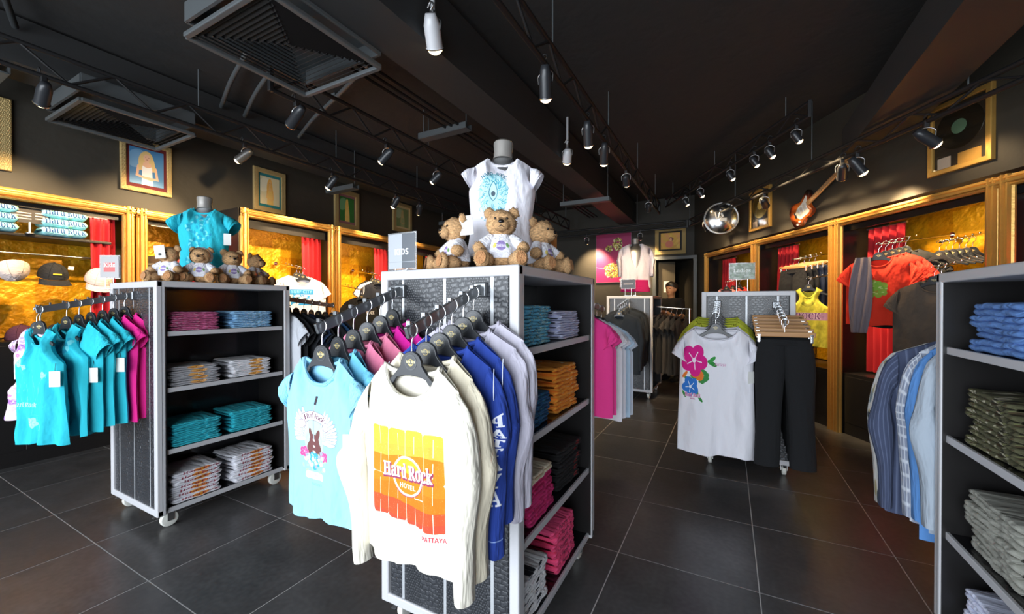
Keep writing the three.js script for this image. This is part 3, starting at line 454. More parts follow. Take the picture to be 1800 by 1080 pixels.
const creamTex = tex(640, 960, (g, w, h) => {
  bg(g, w, h, CREAM);
  const x0 = w * 0.17, x1 = w * 0.86, y0 = h * 0.31, y1 = h * 0.8, pw = x1 - x0, phh = y1 - y0;
  const c = document.createElement('canvas'); c.width = pw; c.height = phh; const k = c.getContext('2d');
  const bands = ['#f3c63c', '#f0a93c', '#ee7a12', '#ee7a12', '#ef6f0a', '#cf4b22', '#c9442a'];
  for (let x = 0; x < pw; x++) { let y = 0; const lim = [0.15, 0.28, 0.46, 0.6, 0.76, 0.9, 1.01]; for (let b = 0; b < 7; b++) { const e = phh * lim[b] + Math.sin(x * 0.011 + b) * 14; k.fillStyle = bands[b]; k.fillRect(x, y, 1, e - y + 1); y = e; } }
  k.globalCompositeOperation = 'destination-in'; k.fillStyle = '#000'; k.textAlign = 'center';
  // tall squeezed letters as bars with thin gaps
  const mask = document.createElement('canvas'); mask.width = pw; mask.height = phh; const q = mask.getContext('2d'); q.fillStyle = '#000';
  const rows = [['HARD', 0, phh * 0.5], ['ROCK', phh * 0.5, phh * 0.5]];
  for (const [word, yy, hh] of rows) [...word].forEach((ch, i) => { const lw = pw / 4; q.save(); q.beginPath(); q.roundRect(i * lw + 1, yy + 1 + (yy ? 0 : i % 2 * 6), lw - 2, hh - 2 - (yy ? 34 - i * 10 : 0), 16); q.fill(); q.globalCompositeOperation = 'destination-out';
    const cx = i * lw + lw / 2; q.fillRect(cx - 1.5, yy + (ch === 'A' || ch === 'D' || ch === 'O' || ch === 'R' ? 26 : 0), 3, hh * (ch === 'H' || ch === 'K' ? 0.4 : 0.36)); q.fillRect(cx - 1.5, yy + hh * 0.58, 3, hh * (ch === 'O' || ch === 'D' ? 0.3 : 0.42)); if (ch === 'C') q.fillRect(cx, yy + hh * 0.36, lw / 2, 5); q.restore(); });
  k.drawImage(mask, 0, 0); g.drawImage(c, x0, y0);
  for (let i = 0; i < 2600; i++) { g.fillStyle = `rgba(240,232,214,${rnd() * 0.28})`; g.fillRect(x0 + rnd() * pw, y0 + rnd() * phh, 1 + rnd() * 3, 1 + rnd() * 2); }
  const cx = w * 0.53, cy = h * 0.545;
  g.lineWidth = 12; g.strokeStyle = '#efe6dc'; g.fillStyle = '#ee7d10'; g.beginPath(); g.arc(cx, cy, 92, 0, 7); g.fill(); g.stroke(); g.fillStyle = '#f3b32c'; g.beginPath(); g.arc(cx, cy, 86, 3.35, 6.07); g.fill();
  g.lineWidth = 4; g.strokeStyle = '#8e3f5c'; g.beginPath(); g.arc(cx, cy, 99, -0.6, 2.4); g.stroke();
  g.save(); g.translate(cx, cy + 8); g.rotate(-0.03); txt(g, 'Hard Rock', 4, 9, 'bold 92px serif', '#8a3657', 310, '#8a3657', 12); txt(g, 'Hard Rock', 0, 4, 'bold 92px serif', '#fbf4ec', 310, '#fbf4ec', 3); g.restore();
  txt(g, 'HOTEL', cx, cy + 60, 'bold 34px sans-serif', '#fbf1e6', 120);
  txt(g, 'PATTAYA', w * 0.77, h * 0.835, 'bold 30px sans-serif', '#d3203a', 120);
});
const LBLUE = '#8ccbea';
const guitarTex = tex(512, 768, (g, w, h) => {
  bg(g, w, h, LBLUE); const cx = w * 0.5;
  for (const s of [-1, 1]) for (let k = 0; k < 11; k++) { g.save(); g.translate(cx + s * 40, h * 0.5); g.rotate(s * (0.25 + k * 0.14)); g.fillStyle = k % 2 ? '#e6ebec' : '#c9d3d6'; g.strokeStyle = '#78878f'; g.lineWidth = 2.5; g.beginPath(); g.ellipse(s * 6, -82 + k * 2, 12, 72 - k * 3, 0, 0, 7); g.fill(); g.stroke(); g.restore(); }
  g.fillStyle = '#bfe3bd'; g.globalAlpha = 0.6; g.beginPath(); g.ellipse(cx, h * 0.5, 70, 110, 0, 0, 7); g.fill(); g.globalAlpha = 1;
  g.fillStyle = '#9aa4a8'; g.fillRect(cx - 6, h * 0.28, 12, h * 0.2); g.fillStyle = '#3a2c33'; g.fillRect(cx - 10, h * 0.24, 20, 38);
  g.fillStyle = '#6a4040'; g.beginPath(); g.ellipse(cx, h * 0.56, 54, 46, 0, 0, 7); g.fill(); g.beginPath(); g.ellipse(cx, h * 0.52, 42, 40, 0, 0, 7); g.fill(); g.beginPath(); g.ellipse(cx - 30, h * 0.475, 13, 30, -0.35, 0, 7); g.fill(); g.beginPath(); g.ellipse(cx + 30, h * 0.475, 13, 30, 0.35, 0, 7); g.fill(); g.fillStyle = '#9aa4a8'; g.fillRect(cx - 6, h * 0.44, 12, h * 0.06); g.fillStyle = '#d8d8da'; g.fillRect(cx - 10, h * 0.5, 20, 10); g.fillRect(cx - 10, h * 0.54, 20, 10); g.fillStyle = '#efe9e0'; g.fillRect(cx - 14, h * 0.575, 28, 12);
  g.strokeStyle = '#f4f1ee'; g.lineWidth = 42; g.beginPath(); g.arc(cx, h * 0.55, 150, 4.15, 5.27); g.stroke(); g.strokeStyle = '#6d5a66'; g.lineWidth = 2.5; for (const r of [129, 171]) { g.beginPath(); g.arc(cx, h * 0.55, r, 4.15, 5.27); g.stroke(); }
  g.fillStyle = '#efe6e4'; for (const s of [-1, 1]) { g.beginPath(); g.arc(cx + s * 84, h * 0.415, 20, 0, 7); g.fill(); g.stroke(); }
  [...'Hard Rock'].forEach((ch, i) => { g.save(); g.translate(cx, h * 0.55); g.rotate(-0.44 + i * 0.11); txt(g, ch, 0, -140, 'italic bold 34px serif', '#5a3048'); g.restore(); });
  flower(g, cx, h * 0.635, 42, '#3d9bd8', 0.3, '#cfeefb'); flower(g, cx - 72, h * 0.59, 26, '#c04b86', 0, '#e7a0c2'); flower(g, cx + 72, h * 0.6, 26, '#c04b86', 0.5, '#e7a0c2'); for (let k = 0; k < 16; k++) { flower(g, cx + rr(-75, 75), h * rr(0.58, 0.7), 10, ['#e4e6ef', '#f2f0f6', '#9aa0b8'][k % 3], k, '#8088a0'); leaf(g, cx + rr(-80, 80), h * rr(0.57, 0.72), 12, rnd() * 3, '#9fcf9a'); }
  g.fillStyle = '#f1ecea'; g.strokeStyle = '#8d7a86'; g.lineWidth = 2; g.beginPath(); g.roundRect(cx - 62, h * 0.705, 124, 36, 12); g.fill(); g.stroke(); txt(g, 'Hotel', cx, h * 0.74, 'italic 28px serif', '#b06f92'); txt(g, 'Pattaya', cx + 10, h * 0.79, 'italic 20px serif', '#6b7f9a');
});
const hibTex = tex(640, 832, (g, w, h) => {
  bg(g, w, h, '#e9e8ef'); for (let k = 0; k < 7; k++) leaf(g, w * rr(0.14, 0.42), h * rr(0.34, 0.5), 46, rnd() * 3, '#3c8a47');
  for (let k = 0; k < 5; k++) { g.fillStyle = '#e8792c'; g.beginPath(); g.arc(w * rr(0.14, 0.36), h * rr(0.34, 0.52), 34, 0, 7); g.fill(); }
  flower(g, w * 0.22, h * 0.25, 104, '#d81b86', 0.2, '#f3dfee'); leaf(g, w * 0.45, h * 0.27, 40, 0.4, '#2f8a3c'); leaf(g, w * 0.45, h * 0.24, 34, -0.6, '#3a9a46');
  flower(g, w * 0.17, h * 0.465, 66, '#2f74c8', 0.5, '#e6eefb'); leaf(g, w * 0.09, h * 0.53, 26, 1, '#2f8a3c'); leaf(g, w * 0.3, h * 0.56, 26, 0.8, '#2f8a3c'); leaf(g, w * 0.1, h * 0.37, 30, -0.8, '#e8792c');
  txt(g, 'Hard Rock', w * 0.2, h * 0.545, 'bold 34px serif', '#b02070', 130, '#f1d5e6', 4); txt(g, 'HOTEL', w * 0.2, h * 0.565, 'bold 13px sans-serif', '#b02070'); txt(g, 'Pattaya', w * 0.55, h * 0.285, 'italic 26px serif', '#c978a8');
});
const tealTex = tex(384, 640, (g, w, h) => { bg(g, w, h, '#1fb0c2'); g.strokeStyle = '#9fdcd6'; g.fillStyle = '#a6ddd8'; g.lineWidth = 5; g.globalAlpha = 0.85; for (const [x, y, r] of [[0.2, 0.3, 26], [0.32, 0.34, 16], [0.45, 0.82, 30], [0.62, 0.85, 22], [0.7, 0.4, 20]]) flower(g, w * x, h * y, r, '#9fd8d2', x * 9, '#57c2c4'); g.beginPath(); g.moveTo(w * 0.42, h * 0.36); g.lineTo(w * 0.5, h * 0.6); g.lineTo(w * 0.46, h * 0.75); g.lineTo(w * 0.62, h * 0.76); g.lineTo(w * 0.58, h * 0.6); g.lineTo(w * 0.7, h * 0.37); g.stroke(); for (let k = 0; k < 50; k++) g.fillRect(w * rr(0.2, 0.75), h * rr(0.35, 0.8), 3, 8 + rnd() * 26); txt(g, 'Hard Rock', w * 0.34, h * 0.68, 'italic bold 34px serif', '#bfe9e4', 150); g.globalAlpha = 1; });
const teal2Tex = tex(256, 320, (g, w, h) => { bg(g, w, h, '#22b4c6'); for (let k = 0; k < 90; k++) { const a = k * 0.35, x = w * (0.5 + 0.1 * Math.sin(k * 0.22)) + rr(-14, 14), y = h * (0.12 + k * 0.0088); g.fillStyle = k % 3 ? '#1590b0' : '#7fd6da'; g.globalAlpha = 0.75; g.beginPath(); g.ellipse(x + (k % 2 ? -30 : 20), y, 10, 6, a, 0, 7); g.fill(); } g.globalAlpha = 1; });
const kidTex = tex(512, 640, (g, w, h) => {
  bg(g, w, h, '#e6e4ec'); const cx = w * 0.4, cy = h * 0.4;
  g.globalAlpha = 0.75; g.fillStyle = '#9ed3da'; g.beginPath(); g.ellipse(cx, cy, 108, 136, 0, 0, 7); g.fill(); g.globalAlpha = 1;
  for (let k = 0; k < 160; k++) { const a = rnd() * 6.28, r = 0.45 + rnd() * 0.6; g.strokeStyle = ['#3a9db0', '#5fb6c4', '#2d7f95', '#cfe9ec'][k % 4]; g.lineWidth = 3; g.beginPath(); g.arc(cx + Math.cos(a) * 100 * r, cy + Math.sin(a) * 126 * r, 8 + rnd() * 14, a, a + 2.4); g.stroke(); }
  g.fillStyle = '#b5dde2'; g.beginPath(); g.moveTo(cx, cy - 84); g.quadraticCurveTo(cx + 62, cy - 6, cx, cy + 34); g.quadraticCurveTo(cx - 62, cy - 6, cx, cy - 84); g.fill(); g.strokeStyle = '#2e7488'; g.lineWidth = 5; g.stroke();
  g.fillStyle = '#4a5a66'; g.beginPath(); g.arc(cx, cy - 8, 16, 0, 7); g.fill();
  [...'HARD ROCK'].forEach((ch, i) => { g.save(); g.translate(cx, cy); g.rotate(-0.62 + i * 0.155); txt(g, ch, 0, -126, 'bold 36px sans-serif', '#2c6a7c'); g.restore(); }); [...'PATTAYA'].forEach((ch, i) => { g.save(); g.translate(cx, cy - 10); g.rotate(0.5 - i * 0.165); txt(g, ch, 0, 182, 'bold 22px sans-serif', '#7fb9c6'); g.restore(); });
});
const onesieTex = tex(256, 320, (g, w, h) => { bg(g, w, h, '#e6cfe0'); for (let k = 0; k < 60; k++) { g.globalAlpha = 0.7; flower(g, rnd() * w, rnd() * h, 8 + rnd() * 14, ['#c85a9a', '#8f62b4', '#d890b8', '#b9a6d4'][k % 4], k, '#f4e4ee'); } g.globalAlpha = 1; });
const surfTex = tex(384, 640, (g, w, h) => { bg(g, w, h, '#dcdce2'); g.fillStyle = '#2f8fd0'; g.fillRect(w * 0.22, h * 0.2, w * 0.5, h * 0.09); g.fillRect(w * 0.24, h * 0.4, w * 0.46, h * 0.07); txt(g, 'SURF CITY', w * 0.47, h * 0.265, 'bold 46px sans-serif', '#8ad0f0', 170); for (let k = 0; k < 8; k++) { g.fillStyle = '#3a9ad8'; g.beginPath(); g.ellipse(w * rr(0.28, 0.66), h * rr(0.29, 0.4), 12, 8, rnd(), 0, 7); g.fill(); } g.fillStyle = '#dcdce2'; g.beginPath(); g.ellipse(w * 0.34, h * 0.45, 30, 12, -0.3, 0, 7); g.fill(); });
const orangeTex = tex(256, 320, (g, w, h) => { bg(g, w, h, '#e0331a'); g.fillStyle = '#7fae3c'; g.globalAlpha = 0.9; for (let k = 0; k < 14; k++) { g.beginPath(); g.arc(w * 0.5 + rr(-44, 44), h * 0.45 + rr(-34, 34), 8 + rnd() * 12, 0, 7); g.fill(); } g.fillStyle = '#c8d68a'; for (let k = 0; k < 10; k++) g.fillRect(w * 0.5 + rr(-40, 30), h * 0.45 + rr(-30, 30), 10, 4); g.globalAlpha = 1; });
const sleeveTex = tex(256, 1024, (g, w, h) => { bg(g, w, h, '#24419a'); for (const sx of [0.12]) [...'PATTAYA'].forEach((ch, i) => txt(g, ch, w * sx + 24, h * (0.36 + i * 0.075), 'bold 84px serif', '#eceef6', 80, '#eceef6', 4)); g.fillStyle = '#8fa8e0'; g.fillRect(0, h * 0.93, w, 4); });
const yellowTex = tex(256, 384, (g, w, h) => { bg(g, w, h, '#cdc843'); g.fillStyle = '#b790b8'; g.fillRect(0, h * 0.42, w, h * 0.13); txt(g, 'ROCK', w / 2, h * 0.53, 'bold 56px serif', '#6d3d78', 230, '#e8d8ec', 4); g.strokeStyle = '#8b8a2c'; g.lineWidth = 3; for (let k = 0; k < 5; k++) { g.beginPath(); g.arc(w / 2, h * 0.2, 30 + k * 4, 0.4, 2.7); g.stroke(); } });
const foldTex = (c, f) => printed(tex(256, 256, (g, w, h) => { bg(g, w, h, c); f?.(g, w, h); }));
// on a folded shirt the front fold lies at 25..70 % of the texture height, the top above it
const frontRow = (g, w, h, f) => { for (const y of [0.45, 0.6]) f(h * (1 - y)); };
const F = {
  pinkPat: foldTex('#c8628f', (g, w, h) => { for (let k = 0; k < 150; k++) { g.fillStyle = ['#d99ab8', '#9a3f76', '#e9c2d0', '#b4587a'][k % 4]; g.beginPath(); g.ellipse(rnd() * w, rnd() * h, 5 + rnd() * 9, 4, rnd() * 3, 0, 7); g.fill(); } }),
  skyPat: foldTex('#8fbfe2', (g, w, h) => { for (let k = 0; k < 120; k++) { g.fillStyle = ['#b7d2e6', '#4c7396', '#dfe9ef', '#7c8f86'][k % 4]; g.beginPath(); g.ellipse(w * rr(0.25, 0.85), rnd() * h, 4 + rnd() * 7, 3, rnd() * 3, 0, 7); g.fill(); } }),
  greyOr: foldTex('#b4b4b8', (g, w, h) => frontRow(g, w, h, (y) => { g.fillStyle = '#d99320'; g.beginPath(); g.ellipse(w * 0.55, y, 42, 26, 0, 0, 7); g.fill(); txt(g, 'Hard Rock', w * 0.55, y + 8, 'bold 22px serif', '#fff1d0', 76); })),
  whiteOr: foldTex('#ececf0', (g, w, h) => frontRow(g, w, h, (y) => { g.fillStyle = '#e09a22'; g.beginPath(); g.ellipse(w * 0.62, y, 42, 26, 0, 0, 7); g.fill(); txt(g, 'Hard Rock', w * 0.62, y + 8, 'bold 22px serif', '#fff1d0', 76); })),
  tealPr: foldTex('#2cbccd', (g, w, h) => { for (let k = 0; k < 90; k++) { g.globalAlpha = 0.6; g.fillStyle = k % 2 ? '#8fd6d8' : '#1fa0b0'; g.beginPath(); g.ellipse(w * rr(0.3, 1), h * rr(0, 0.75), 9, 3, rnd() * 3, 0, 7); g.fill(); } g.globalAlpha = 1; }),
  whiteRed: foldTex('#eeeef4', (g, w, h) => frontRow(g, w, h, (y) => { g.fillStyle = '#e39a3a'; g.beginPath(); g.ellipse(w * 0.56, y, 44, 24, 0, 0, 7); g.fill(); txt(g, 'Hard Rock', w * 0.56, y + 14, 'bold 44px serif', '#a03046', 190); })),
  aqua: foldTex('#62b4d6', (g, w, h) => { for (let k = 0; k < 130; k++) { g.fillStyle = ['#b9d6c8', '#3a5d62', '#e4ead8', '#6a8a78'][k % 4]; g.beginPath(); g.ellipse(w * rr(0.12, 1), rnd() * h, 8 + rnd() * 10, 4, rnd() * 3, 0, 7); g.fill(); } }),
  lav: foldTex('#ccd0ea', (g, w, h) => { for (let k = 0; k < 60; k++) { g.fillStyle = ['#8f96bc', '#d9d3e4', '#a08a9e'][k % 3]; g.fillRect(w * rr(0.4, 0.95), rnd() * h, 16, 3); } }),
  orange: foldTex('#f39a34', (g, w, h) => { for (let k = 0; k < 70; k++) { g.fillStyle = ['#f3c67a', '#f7e3bd', '#c96a10'][k % 3]; g.fillRect(w * rr(0.1, 0.95), rnd() * h, 14 + rnd() * 20, 4); } }),
  navyTeal: foldTex('#236090', (g, w, h) => { for (let k = 0; k < 70; k++) { g.fillStyle = ['#2f7d94', '#12304e', '#4f9a9e'][k % 3]; g.beginPath(); g.ellipse(rnd() * w, rnd() * h, 12, 4, rnd() * 3, 0, 7); g.fill(); } }),
  magenta: foldTex('#c92a70'), cream: foldTex('#e6dcc2', (g, w, h) => { g.fillStyle = '#c79a54'; g.fillRect(w * 0.3, h * 0.4, w * 0.4, 40); }),
  dark: foldTex('#141315', (g, w, h) => frontRow(g, w, h, (y) => { g.fillStyle = '#7a1f24'; g.fillRect(w * 0.72, y - 16, 34, 34); })),
  pink: foldTex('#f04f82', (g, w, h) => frontRow(g, w, h, (y) => { for (let k = 0; k < 12; k++) { g.strokeStyle = '#6d2440'; g.lineWidth = 3; g.strokeRect(w * rr(0.25, 0.75), y - 20 + rnd() * 30, 14, 9); } })),
  mono: foldTex('#e6e6e8', (g, w, h) => { for (let k = 0; k < 50; k++) { g.fillStyle = k % 3 ? '#1c1d24' : '#8a8c96'; g.fillRect(w * rr(0.05, 0.95), rnd() * h, 12 + rnd() * 22, 12); } }),
  oxford: foldTex('#5f87c4'), checkGrey: foldTex('#8d8f95', (g, w, h) => { g.fillStyle = '#b9bcc0'; for (let k = 0; k < 256; k += 6) { g.fillRect(k, 0, 2, h); g.fillRect(0, k, w, 2); } }),
  camo: foldTex('#5b5a40', (g, w, h) => { for (let k = 0; k < 170; k++) { g.fillStyle = ['#8d8a68', '#33311f', '#b7b29a', '#4d3f28', '#6e7048'][k % 5]; g.beginPath(); g.ellipse(rnd() * w, rnd() * h, 6 + rnd() * 14, 4 + rnd() * 5, rnd() * 3, 0, 7); g.fill(); } }),
  camoPale: foldTex('#b9b5a6', (g, w, h) => { for (let k = 0; k < 90; k++) { g.fillStyle = ['#d8d4c8', '#8c8878', '#e6e2da', '#9aa0a2'][k % 4]; g.beginPath(); g.ellipse(rnd() * w, rnd() * h, 6 + rnd() * 14, 5, rnd() * 3, 0, 7); g.fill(); } }),
  khaki: foldTex('#a3a399', (g, w, h) => { g.fillStyle = '#77776e'; g.fillRect(w * 0.2, h * 0.3, w * 0.3, 6); g.fillRect(0, h * 0.52, w, 3); }), charcoal: foldTex('#25262b'), whiteBlue: foldTex('#d4d9ee', (g, w, h) => { g.fillStyle = '#3d4a86'; for (let k = 0; k < 30; k++) g.fillRect(w * rr(0.6, 1), rnd() * h, 6, 4); }),
};
// ---------- the five trolleys ----------
const C1 = trolley('left display trolley with turquoise and pink shirts and bears on top', -2.987, -1.38, 0.715);
const C2 = trolley('central display trolley with kids clothes, closest to the camera', -0.885, -1.55, 0.79);
const C3 = trolley('ladies display trolley with hibiscus shirt in the right aisle', 0.115, -3.82, 0.74, 1.33);
const C4 = trolley('farthest display trolley with dark jackets before the back wall', -1.16, -5.83, 0.74, 1.345);
const C5 = trolley('display trolley with folded shirts at the right picture edge', 0.96, -1.62, 0.76, 1.345);
const plain = {}; const col = (c) => plain[c] ??= cloth(c);
const hang = (p, name, label, cat, o, mats, ry, group, hw) => { const y = p[1] - HOOK; shirt(name, label, cat, o, mats, [p[0], y, p[2]], ry, group); hanger('black hanger of the ' + label, [p[0], y, p[2]], ry, hw ?? Math.min(0.4, (o.S ?? 0.29) - 0.03), 'black hangers'); };
const KID = { W: 0.31, H: 0.47, S: 0.27, sleeve: 'short', sl: 0.07, sw: 0.1, ah: 0.14, nh: 0.08, drop: 0.08, back: 0.02, waist: 0.008, dip: 0.002 };
const KID0 = KID;
const LONG = { W: 0.34, H: 0.51, S: 0.3, sleeve: 'long', sl: 0.5, sw: 0.07, ah: 0.16, nh: 0.092, drop: 0.085, back: 0.022, rib: 0.008, dip: 0.002 };
{ // centre trolley, left arm: blue, pink, magenta
  const p = C2.userData.arm(-0.2, 1, 0.35, 6, { y1: 1.16 });
  const G = 'small T-shirts on the left arm of the central trolley';
  const spec = [['light blue girls T-shirt with winged guitar print', { body: printed(guitarTex), plain: col(LBLUE) }], ['plain light blue T-shirt right behind the guitar T-shirt', { body: col('#6fc0de') }], ['pale pink top in front of the other pink one', { body: col('#e07d9c') }], ['pale pink top behind its twin next to the magenta tops', { body: col('#e4819f') }], ['magenta top in front of its twin', { body: col('#d6189a') }], ['magenta top closest to the crocodile panel', { body: col('#d6189a') }]];
  spec.forEach(([l, m], i) => hang(p[i], 'kids_shirt', l, 'T-shirt', { ...KID, ph: i * 1.7, H: i ? 0.46 : 0.48, W: i ? 0.3 : 0.32, tag: i ? undefined : [0.155, -0.24, 0.03, 0.5], hl: i === 2 || i === 4 ? 'front one' : i === 3 || i === 5 ? 'rear one' : undefined }, m, i ? rr(-0.1, 0.12) : 0.02, G));
}
{ // right arm: cream, cream, blue, blue, grey, grey long sleeves
  const p = C2.userData.arm(0.155, 1, 0.35, 6, { y1: 1.16 });
  const G = 'long sleeved shirts on the right arm of the central trolley', st = mat(new THREE.Color(0.75, 0.8, 0.9), 0.8);
  const spec = [['cream long sleeved shirt with orange guitar brand print', { body: printed(creamTex), plain: col(CREAM) }], ['second cream long sleeved shirt without visible print', { body: col('#e6dcc4') }], ['royal blue long sleeved shirt with white letters on sleeve', { body: col('#24419a'), plain: col('#24419a'), sleevePrint: printed(sleeveTex), stitch: st }], ['royal blue long sleeved shirt with plain sleeve, rear one', { body: col('#24419a'), stitch: st }], ['heather grey long sleeved shirt in front of its twin', { body: col('#c4c0cf') }], ['heather grey long sleeved shirt nearest the panel', { body: col('#cac6d4') }]];
  spec[0][0] = 'cream long sleeved shirt with big orange retro print';
  spec.forEach(([l, m], i) => hang(p[i], 'long_sleeved_shirt', l, 'shirt', { ...LONG, ph: i * 2.1, W: 0.34 + (i > 1 ? 0.02 : 0), S: 0.3 + (i > 1 ? 0.025 : 0) + (i > 3 ? 0.03 : 0), H: 0.51 + (i > 3 ? 0.03 : 0), sl: 0.5 + (i === 3 ? -0.05 : 0), elbow: i ? 0 : 0.035, hl: ['front one', 'second one', 'lettered sleeve', 'plain sleeve', 'front one', 'rear one'][i] }, m, i ? rr(-0.03, 0.1) : 0, G));
}
{ // central trolley far end: pink and white tees
  const p = C2.userData.arm(0.17, -1, 0.62, 6, { y1: 1.2 }), G = 'T-shirts behind the central trolley';
  [['hot pink T-shirt peeking out behind the central trolley', '#e83a8c'], ['second hot pink T-shirt behind the central trolley', '#e4408e'], ['white T-shirt hanging behind the pink T-shirts', '#dcdae0'], ['white T-shirt hidden among the pale T-shirts, second one', '#d4d4de'], ['pale blue T-shirt with blue sleeve cuff', '#b9d2e8'], ['pale grey T-shirt last behind the central trolley', '#c4cbd8']].forEach(([l, c], i) => hang(p[5 - i], 'ladies_shirt', l, 'T-shirt', { W: 0.4, S: 0.35, H: 0.52 + (i > 1 ? 0.04 : 0), sleeve: 'short', sl: 0.09, sw: 0.12, ah: 0.17, ph: i, sang: 0.6, hl: i === 1 || i === 3 ? 'second' : undefined }, { body: col(c) }, rr(-0.1, 0.1), G));
}
{ // left trolley
  const p = C1.userData.arm(0.0, 1, 0.36, 8, { y0: 1.285, y1: 1.205 }), G = 'little girls clothes on the left trolley';
  const t1 = { body: printed(tealTex), plain: col('#1fb0c2') }, t2 = { body: printed(teal2Tex), plain: col('#22b4c6') }, pk = { body: col('#e0208a') };
  const KID = { ...KID0, H: 0.56, W: 0.34, S: 0.3, sl: 0.09, sw: 0.12, ah: 0.16 }, TANK = { W: 0.3, H: 0.56, S: 0.2, nh: 0.062, drop: 0.085, back: 0.05, slope: 0.025, ah: 0.17, dip: 0.045, hem: 0.33, fold: 0.013 };
  [['turquoise tank top with white guitar print', { ...TANK, tag: [0.14, -0.24, 0.03, 0.4] }, t1, 0.3], ['pink and lilac floral baby set with shorts', { W: 0.26, H: 0.26, S: 0.22, nh: 0.06, drop: 0.06, ah: 0.13, sleeve: 'short', sl: 0.03, sw: 0.08 }, { body: printed(onesieTex) }, 0.4], ['turquoise tank top just behind the printed tank top', TANK, t2, 0.26], ['turquoise T-shirt with white tag, front one', { ...KID, tag: [0.15, -0.27, 0.03, 0.4] }, t2, 0.24], ['turquoise T-shirt, middle one of the trolley arm', KID, { body: col('#23b6c8') }, 0.22], ['turquoise T-shirt next to the bright pink ones', { ...KID, tag: [0.16, -0.25, 0.02, 0.3] }, t2, 0.24], ['bright pink T-shirt with cap sleeves, front one', { ...KID, H: 0.58 }, pk, 0.28], ['bright pink T-shirt nearest the crocodile panel', { ...KID, H: 0.58 }, pk, 0.34]].forEach(([l, o, m, ry], i) => {
    const q = [...p[i]]; if (i === 1) { q[0] = p[0][0] - 0.19; q[2] = p[0][2] - 0.03; q[1] = p[0][1] - 0.01; }
    if (i === 1) { const arm = thing('hook_bar', 'chrome hook bar carrying the floral baby set', 'hook', [q[0], q[1], q[2]], 0); part('bar', merge([bar(V(-0.03, -0.004, 0), V(0.19, -0.004, 0.03), 0.004), sph(0.007, -0.03, -0.004, 0)]), M.chrome, arm); }
    hang(q, i === 0 || i === 2 ? 'tank_top' : i === 1 ? 'baby_set' : 'kids_shirt', l, i === 0 || i === 2 ? 'tank top' : i === 1 ? 'baby clothes' : 'T-shirt', { ...o, ph: i * 1.3, hl: ['printed one', 'front left', 'plain one', 'tagged', 'middle', 'rear', 'front pink', 'rear pink'][i] }, m, ry, G);
    if (i === 1) trousers('baby_shorts', 'pink floral baby shorts hanging below the baby top', { W: 0.2, L: 0.19, hip: 0.25, legw: 0.11, cat: 'shorts' }, printed(onesieTex), [q[0], q[1] - HOOK - 0.27, q[2]], ry, G);
  });
  const r = C1.userData.arm(0.12, -1, 0.5, 8, { y1: 1.22 });
  for (let i = 0; i < 8; i++) hang(r[i], 'dark_shirt', ['navy', 'steel blue', 'black', 'charcoal', 'navy', 'charcoal', 'black', 'white'][i] + ' shirt behind the left trolley, ' + NTH[i] + ' from its arm tip', 'shirt', { W: 0.46, S: 0.4, H: 0.6, sleeve: 'short', sl: 0.14, sw: 0.15, ah: 0.2, ph: i, hl: NTH[i] }, { body: col(['#16202f', '#274e78', '#131318', '#1f2227', '#182a44', '#24262b', '#0f1013', '#cfd2d8'][i]) }, rr(-0.1, 0.1), 'dark shirts behind the left trolley');
}
{ // ladies trolley
  const p = C3.userData.arm(-0.19, 1, 0.5, 6, { y0: 1.24, y1: 1.16 }), G = 'ladies tops on the ladies trolley';
  const TEE = { W: 0.43, S: 0.39, H: 0.82, hem: 0.46, sleeve: 'short', sl: 0.13, sw: 0.15, ah: 0.2, nh: 0.13, drop: 0.07, sang: 0.55, fold: 0.01, thick: 0.05 };
  [['white T-shirt with pink and blue hibiscus print', TEE, { body: printed(hibTex), plain: col('#e6e5ee') }], ['plain white T-shirt right behind the hibiscus T-shirt', { ...TEE, H: 0.76 }, { body: col('#dddce8') }], ['lime yellow top nearest the white T-shirts', { ...TEE, H: 0.6, nh: 0.1 }, { body: col('#c3cb3e') }], ['lime yellow top, second one', { ...TEE, H: 0.6 }, { body: col('#bcc53c') }], ['lime yellow top, third one', { ...TEE, H: 0.6 }, { body: col('#c3cb3e') }], ['lime yellow top closest to the panel', { ...TEE, H: 0.6 }, { body: col('#bcc53c') }]].forEach(([l, o, m], i) => hang(p[i], 'ladies_blouse', l, 'top', { ...o, ph: i * 1.1, tag: i ? undefined : [0.2, -0.3, 0.02, 0.6], hl: ['front', 'second', 'front lime', 'second lime', 'third lime', 'rear lime'][i] }, m, i ? rr(-0.06, 0.14) : 0.1, G, 0.36));
  const q = C3.userData.arm(0.185, 1, 0.52, 6, { y0: 1.23, y1: 1.12 });
  let jr; for (let i = 0; i < 6; i++) { const y = q[i][1] - HOOK - 0.015, l = NTH[i] + ' black capri trousers from the front on the ladies trolley'; trousers('capri_trousers', l, { W: 0.27, L: 0.77, hip: 0.31, legw: 0.13, ph: i, thick: 0.03 }, col('#101114'), [q[i][0], y, q[i][2]], (jr = rr(-0.12, 0.14)), 'black trousers on wooden hangers'); clipHanger(NTH[i] + ' wooden clip hanger from the front holding black trousers', [q[i][0], y, q[i][2]], jr, 'wooden clip hangers on the ladies trolley'); }
}
